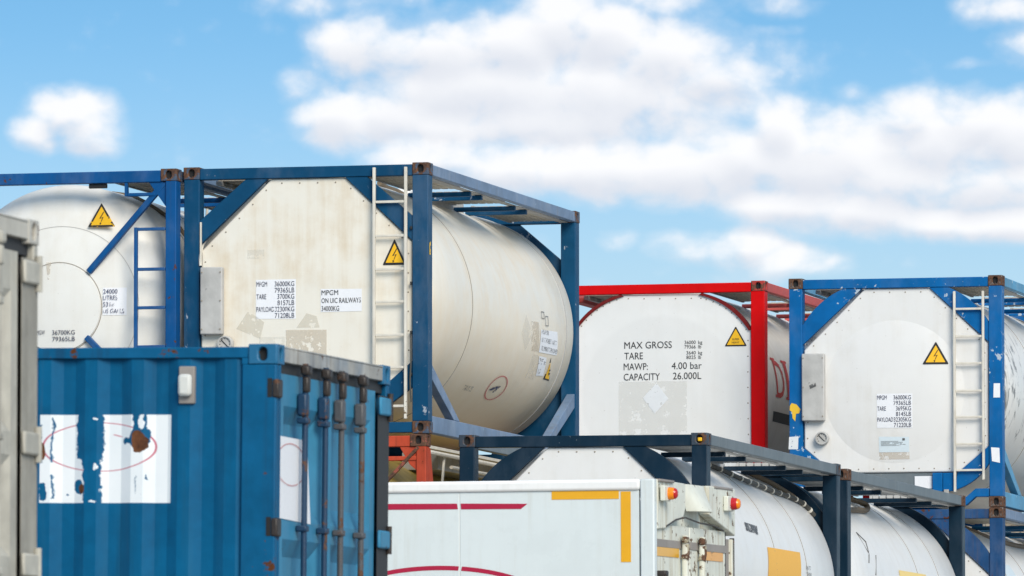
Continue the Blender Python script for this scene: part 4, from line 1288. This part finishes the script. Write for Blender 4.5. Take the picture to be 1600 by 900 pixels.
# blue wall with the torn white panel painted on it
def blue_wall():
    m, nt, b, co, out = new_mat('container_wall_blue')
    x, y, z = sepxyz(nt, co)
    n1 = noise(nt, co, 2.0, 5.0); n2 = noise(nt, co, 11.0, 6.0, 0.62); n3 = noise(nt, co, 30.0, 4.0, 0.6)
    st = noise(nt, co, 1.0, 6.0, 0.62, (13, 13, 0.7))
    c = mix(nt, (n1 * .6 + n2 * .4).step(0.32, 0.68), (0.001, 0.082, 0.190), (0.001, 0.112, 0.250))
    c = mix(nt, st.step(0.46, 0.70) * 0.25, c, (0.02, 0.125, 0.23))
    c = mix(nt, noise(nt, co, 1.0, 6.0, 0.65, (7, 7, 0.5)).step(0.50, 0.70) * 0.4, c, (0.004, 0.055, 0.12))
    c = mix(nt, noise(nt, co, 0.8, 6.0, 0.6, (20, 20, 1.5)).step(0.6, 0.8) * 0.3, c, (0.05, 0.10, 0.16))
    rb = (noise(nt, co, 5.0, 6.0, 0.7) + (n3 - .5) * .2).step(0.70, 0.73)
    c = mix(nt, rb, c, (0.035, 0.03, 0.03))
    wx = x + (n2 - 0.5) * 0.075 + (n3 - 0.5) * 0.03
    wz = z + (noise(nt, comb(nt, x + 9.0, y, z), 11.0, 6.0, 0.62) - 0.5) * 0.075 + (n3 - 0.5) * 0.02
    E = 0.0025
    rect = ((x - 0.1635).abs() - 0.3995).step(E, -E) * ((z - 1.9225).abs() - 0.2585).step(E, -E)

    def boxm(x0, x1, z0, z1, e=0.004):
        return ((wx - (x0 + x1) / 2).abs() - (x1 - x0) / 2).step(e, -e) * ((wz - (z0 + z1) / 2).abs() - (z1 - z0) / 2).step(e, -e)

    def ell(cx, cz, rx, rz, e=0.12, k=1.0):
        return (((wx - cx) * (1 / rx)).sq() + ((wz - cz) * (1 / rz)).sq()).step(1 + e, 1 - e)
    gone = boxm(-0.015, 0.150, 1.93, 2.3).mx(boxm(0.032, 0.140, 1.60, 1.95)).mx(ell(0.0, 1.755, 0.03, 0.05)).mx(boxm(0.045, 0.135, 1.93, 2.05))
    gone = gone.mx(boxm(-0.165, -0.152, 1.90, 2.165)).mx(boxm(-0.163, -0.150, 1.68, 1.83)).mx(ell(-0.215, 1.73, 0.024, 0.052)).mx(boxm(-0.24, -0.222, 1.9, 2.12))
    gone = gone.mx(ell(0.375, 2.05, 0.058, 0.075)).mx(boxm(0.335, 0.42, 2.05, 2.2)).mx(boxm(0.28, 0.33, 2.015, 2.045))
    gone = gone.mx(ell(0.415, 1.81, 0.006, 0.015)).mx(boxm(0.346, 0.351, 1.72, 1.82)).mx(ell(-0.07, 1.70, 0.007, 0.011))
    back = ell(0.385, 2.135, 0.022, 0.04).mx(ell(0.105, 1.872, 0.014, 0.024)).mx(ell(0.10, 2.155, 0.018, 0.008)).mx(ell(0.09, 1.67, 0.02, 0.006))
    gone = gone * (1.0 - back)
    chips = (n3 + (n2 - 0.5) * 0.8).step(0.80, 0.815)
    white = rect * (1.0 - gone.mx(chips))
    ring = (((x - 0.127) * (1 / 0.343)).sq() + ((z - 1.992) * (1 / 0.142)).sq()).sqrt()
    ringm = (ring - 1.0).abs().step(0.026, 0.014)
    ringm = ringm.mx((((x - 0.14) * (1 / 0.20)).sq() + ((z - 1.975) * (1 / 0.095)).sq() - 1.0).abs().step(0.10, 0.03) * ((x - 0.14).abs()).step(0.06, 0.075) * (z - 2.06).abs().step(0.012, 0.006))
    wc = mix(nt, n1.step(0.3, 0.7), (0.74, 0.79, 0.82), (0.82, 0.85, 0.87))
    wc = mix(nt, ringm * 0.9, wc, (0.50, 0.10, 0.16))
    c = mix(nt, white, c, wc)
    n7 = noise(nt, co, 9.0, 5.0, 0.65)
    blot = lambda cx, cz, rx, rz: (((x - cx) * (1 / rx)).sq() + ((z - cz) * (1 / rz)).sq() + (n7 - 0.5) * 3.4).step(1.06, 0.94)
    rustm = blot(0.375, 2.02, 0.052, 0.066).mx(blot(-0.222, 1.965, 0.020, 0.05)).mx(blot(0.02, 1.745, 0.016, 0.024)) * n2.step(0.34, 0.40)
    c = mix(nt, rustm, c, mix(nt, n2.step(0.3, 0.7), (0.04, 0.018, 0.012), (0.17, 0.068, 0.030)))
    setv(nt, b.inputs['Base Color'], c)
    setv(nt, b.inputs['Roughness'], n2 * 0.15 + 0.40 + rustm * 0.3)
    b.inputs['Specular IOR Level'].default_value = 0.14
    bump(nt, b, noise(nt, co, 1.6, 3.0) + n2 * 0.1 + white * 0.04, 0.5, 0.012)
    return m


M['cwall'] = blue_wall()
C_ = thing('shipping_container', 'blue corrugated shipping container with peeling white panel and rusty door rods', 'shipping container',
           (-14.803, 46.788, 1.450), -0.372, 0.661, 0.4, 'shipping containers in the foreground')
M['cornerC'] = rusty('blue_worn_casting', (0.008, 0.125, 0.26), 0.18, 12.0)
dry_container(C_, ('cblue', 'cdoor', 'cheader', 'cornerC', ('rod', 'rod', 'rodrust', 'rodrust'), 'cam'), 0.0, -0.103, 'cwall')
v_ = box('vent', C_, 'trailergrey', 0.618, 0.714, 0.004, 0.06, 2.243, 2.462, 0.006)
box('vent_hood', v_, 'ventw', 0.624, 0.706, -0.045, 0.003, 2.285, 2.415, 0.02)
xd = HW - 0.012
patch('white_panel', C_, lambda u, v: (xd - 0.006, u, v), [(0.110, 1.58), (0.79, 1.565), (0.70, 2.055), (0.110, 2.06)], 'label', 4, 4)
mbx = MB()
for k in range(48):
    t0, t1 = 2 * PI * k / 48, 2 * PI * (k + 1) / 48
    q = lambda t, s: (xd - 0.002, 0.36 + 0.31 * s * math.cos(t), 1.90 + 0.125 * s * math.sin(t))
    if math.cos((t0 + t1) / 2) > -0.78:
        mbx.add([q(t0, 1), q(t1, 1), q(t1, .965), q(t0, .965)], [(0, 1, 2, 3)])
mbx.build('panel_ring', 'ringred', C_)

H_ = thing('shipping_container', 'pale grey shipping container at the left edge, door end showing', 'shipping container',
           (-13.344, 37.772, 1.422), 0, 0, 0, 'shipping containers in the foreground')
M['cornerH'] = rusty('grey_worn_casting', (0.46, 0.44, 0.39), 0.1, 14.0)
dry_container(H_, ('hgrey', 'hgrey', 'hgreylight', 'cornerH', ('hgrey',) * 4, 'hgrey'), -W, 0.0, 'hgrey', 'hgrey', 'hrecess')

# ------------------------------------------------------------------ semi-trailer
J_ = thing('semi_trailer', 'white box semi-trailer with crimson stripe and amber tape below the slate framed tank', 'trailer', (-15.071, 62.457, 1.208), -0.725, -0.010, 0.9)
TL = 13.6; TH = 2.8; TW = 2.55
jx = -1.563
n_p = [-TL, -11.0, -8.6, -6.2, -3.9, jx, -0.125]
for a, b in zip(n_p, n_p[1:]):
    box('side_panel', J_, 'trailer', a + 0.004, b - 0.004, 0.020, 0.05, 0.0, 2.716, 0.003)
for xx in n_p[1:-1]:
    box('panel_joint', J_, 'joint', xx - 0.0035, xx + 0.0035, 0.0235, 0.045, 0.0, 2.716, 0)
MB().box(-TL, -0.118, -0.004, 0.06, 2.717, 2.803).build('roof_rim', 'trailerrim', J_, 0.022)
box('roof', J_, 'trailer', -TL, -0.10, 0.061, TW - 0.061, 2.74, 2.785, 0)
box('far_side', J_, 'trailer', -TL, -0.13, TW - 0.05, TW - 0.02, 0.0, 2.72, 0)
box('front_wall', J_, 'trailer', -TL + .005, -TL + 0.04, 0.051, TW - 0.051, 0.0, 2.735, 0)
box('floor', J_, 'trailergrey', -TL + .05, -0.14, 0.06, TW - 0.06, -0.12, -0.002, 0)
fy = front(0.017)
MB().prism([(-2.6, 2.592), (jx - 0.012, 2.588), (jx - 0.020, 2.631), (-2.6, 2.640)], 1, 0.0165, 0.019).build('crimson_stripe', 'crimson', J_)
MB().prism([(jx + 0.014, 2.587), (-1.07, 2.584), (-1.019, 2.623), (jx + 0.010, 2.631)], 1, 0.0165, 0.019).build('crimson_stripe', 'crimson', J_)
mbx = MB()
for k in range(240):
    t0, t1 = 2 * PI * k / 240, 2 * PI * (k + 1) / 240
    q = lambda t, a, b: (-1.74 + a * math.cos(t), 0.018, 1.80 + b * math.sin(t))
    if abs(-1.74 + 0.92 * math.cos((t0 + t1) / 2) - jx) > 0.016 or math.sin(t0) < 0:
        mbx.add([q(t0, .94, .352), q(t1, .94, .352), q(t1, .90, .318), q(t0, .90, .318)], [(0, 1, 2, 3)])
mbx.build('crimson_ring', 'crimson', J_)
box('amber_tape', J_, 'tape', -0.824, -0.289, 0.0165, 0.019, 2.652, 2.716, 0)
box('amber_tape', J_, 'tape', -0.274, -0.195, 0.0165, 0.019, 2.165, 2.708, 0)
# rear frame
MB().box(-0.117, -0.004, 0.0, 0.09, -0.1, 2.803).build('rear_post', 'trailer', J_, 0.012)
MB().box(-0.117, -0.004, TW - 0.05, TW, -0.1, 2.40).build('rear_post', 'trailerend', J_, 0.008)
box('dark_recess_strip', J_, 'trailergrey', -0.117, -0.03, TW - 0.15, TW - 0.051, -0.1, 2.40, 0.004)
box('post_edge', J_, 'cam', -0.035, 0.004, TW - 0.010, TW + 0.004, 0.2, 2.41, 0.004)
MB().prism([(0.092, 2.42), (0.35, 2.43), (0.64, 2.495), (0.90, 2.53), (0.975, 2.60), (0.975, 2.795), (0.092, 2.803)], 0, -0.07, 0.0).build('header_plate', 'trailerend', J_, 0.008)
MB().prism([(1.68, 2.80), (1.68, 2.575), (1.80, 2.55), (2.545, 2.425), (2.55, 2.80)], 0, -0.07, 0.012).build('header_plate', 'trailerend', J_, 0.008)
mb = MB()   # the bulged hood between the two plates
N = 14
rows_ = [(2.795, 0.33, 0.02), (2.74, 0.33, 0.05), (2.66, 0.29, 0.10), (2.60, 0.26, 0.135), (2.585, 0.25, 0.14)]
vs = []
for z_, hw_, bl in rows_:
    for i in range(N + 1):
        u = i / N * 2 - 1
        vs.append((-0.03 + bl * math.sqrt(max(0, 1 - u * u)), 1.36 + hw_ * u, z_))
fs = [(j * (N + 1) + i, j * (N + 1) + i + 1, (j + 1) * (N + 1) + i + 1, (j + 1) * (N + 1) + i) for j in range(4) for i in range(N)]
fs.append(tuple(4 * (N + 1) + i for i in range(N + 1)))
fs.append(tuple(N - i for i in range(N + 1)))
mb.add(vs, fs).build('header_hood', 'trailerend', J_, ang=50)
box('header_back', J_, 'trailerend', -0.12, -0.075, 0.1, TW - 0.16, 2.46, 2.79, 0)
box('header_beam', J_, 'trailerend', -0.10, -0.072, 0.1, TW - 0.16, 2.40, 2.458, 0.004)
MB().tube([(0.0, 0.35, 2.445), (0.004, 0.65, 2.505), (0.004, 0.95, 2.53), (0.004, 1.4, 2.50), (0.0, 1.9, 2.49), (0.0, 2.2, 2.46)], 0.007, 6).build('drip_bead', 'cam', J_)
for a, b, m_ in ((0.095, 1.19, 'trailerend'), (1.205, 2.36, 'trailerend')):
    d_ = box('door', J_, m_, -0.062, -0.026, a, b, -0.05, 2.46, 0.006)
    box('grey_band', d_, 'trailergrey', -0.0255, -0.018, a + .004, b - .004, 2.285, 2.345, 0.002)
    box('amber_tape', d_, 'tape' if a < 1 else 'tapeworn', -0.0255, -0.0205, a + (.004 if a < 1 else .3), b - (.35 if a < 1 else .09), 2.215, 2.2845, 0)
box('door_gasket', J_, 'gasket_shade', -0.07, -0.03, 2.362, 2.398, -0.05, 2.46, 0)
for y_ in (0.90, 1.45):
    r_ = MB().tube([(0.012, y_, 0.0), (0.012, y_, 2.39)], 0.026, 10).build('lock_rod', 'trailerend', J_)
    box('cam', r_, 'camrust', -0.012, 0.044, y_ - 0.042, y_ + 0.042, 2.325, 2.38, 0.018)
    MB().tube([(0.012, y_ - 0.01, 2.20), (0.016, y_ + 0.015, 2.26), (0.014, y_ + 0.005, 2.322)], 0.032, 10).build('rod_bracket', 'camrust', r_)
box('strap_bracket', J_, 'cam', -0.02, 0.06, 0.10, 0.20, 2.055, 2.10, 0.012)
for y_, z_, a_, b_ in ((0.24, 2.695, 'amber', 'redlens'), (2.28, 2.675, 'redlens', 'amber')):
    l_ = box('marker_light', J_, 'trailerend', 0.013, 0.052, y_ - 0.13, y_ + 0.06, z_ - 0.06, z_ + 0.06, 0.008)
    MB().lathe([(0.0525, 0.05), (0.085, 0.047), (0.098, 0.043)], 24, y_, z_, 0).build('lens', a_, l_)
    MB().lathe([(0.0985, 0.043), (0.112, 0.037), (0.120, 0.025), (0.122, 0.0005)], 24, y_, z_, 0).build('lens_tip', b_, l_)
box('roof_seal', J_, 'trailergrey', -0.06, 0.02, 0.10, 0.55, 2.785, 2.806, 0.006)
box('roof_seal', J_, 'trailergrey', -0.06, 0.02, 1.85, 2.45, 2.785, 2.806, 0.006)

# ------------------------------------------------------------------ ground
m, nt, b, co, out = new_mat('depot_concrete')
n1 = noise(nt, co, 0.25, 6.0, 0.6); n2 = noise(nt, co, 8.0, 4.0)
setv(nt, b.inputs['Base Color'], mix(nt, (n1 * .7 + n2 * .3).step(0.3, 0.7), (0.31, 0.29, 0.26), (0.40, 0.375, 0.335)))  # pale concrete out of view, lightened to bounce more light up
b.inputs['Roughness'].default_value = 0.9
bump(nt, b, n2, 0.4, 0.01)
M['ground'] = m
gr = MB().add([(-6000, -6000, 0), (6000, -6000, 0), (6000, 6000, 0), (-6000, 6000, 0)], [(0, 1, 2, 3)]).build('ground', 'ground', None)
gr['kind'] = 'structure'
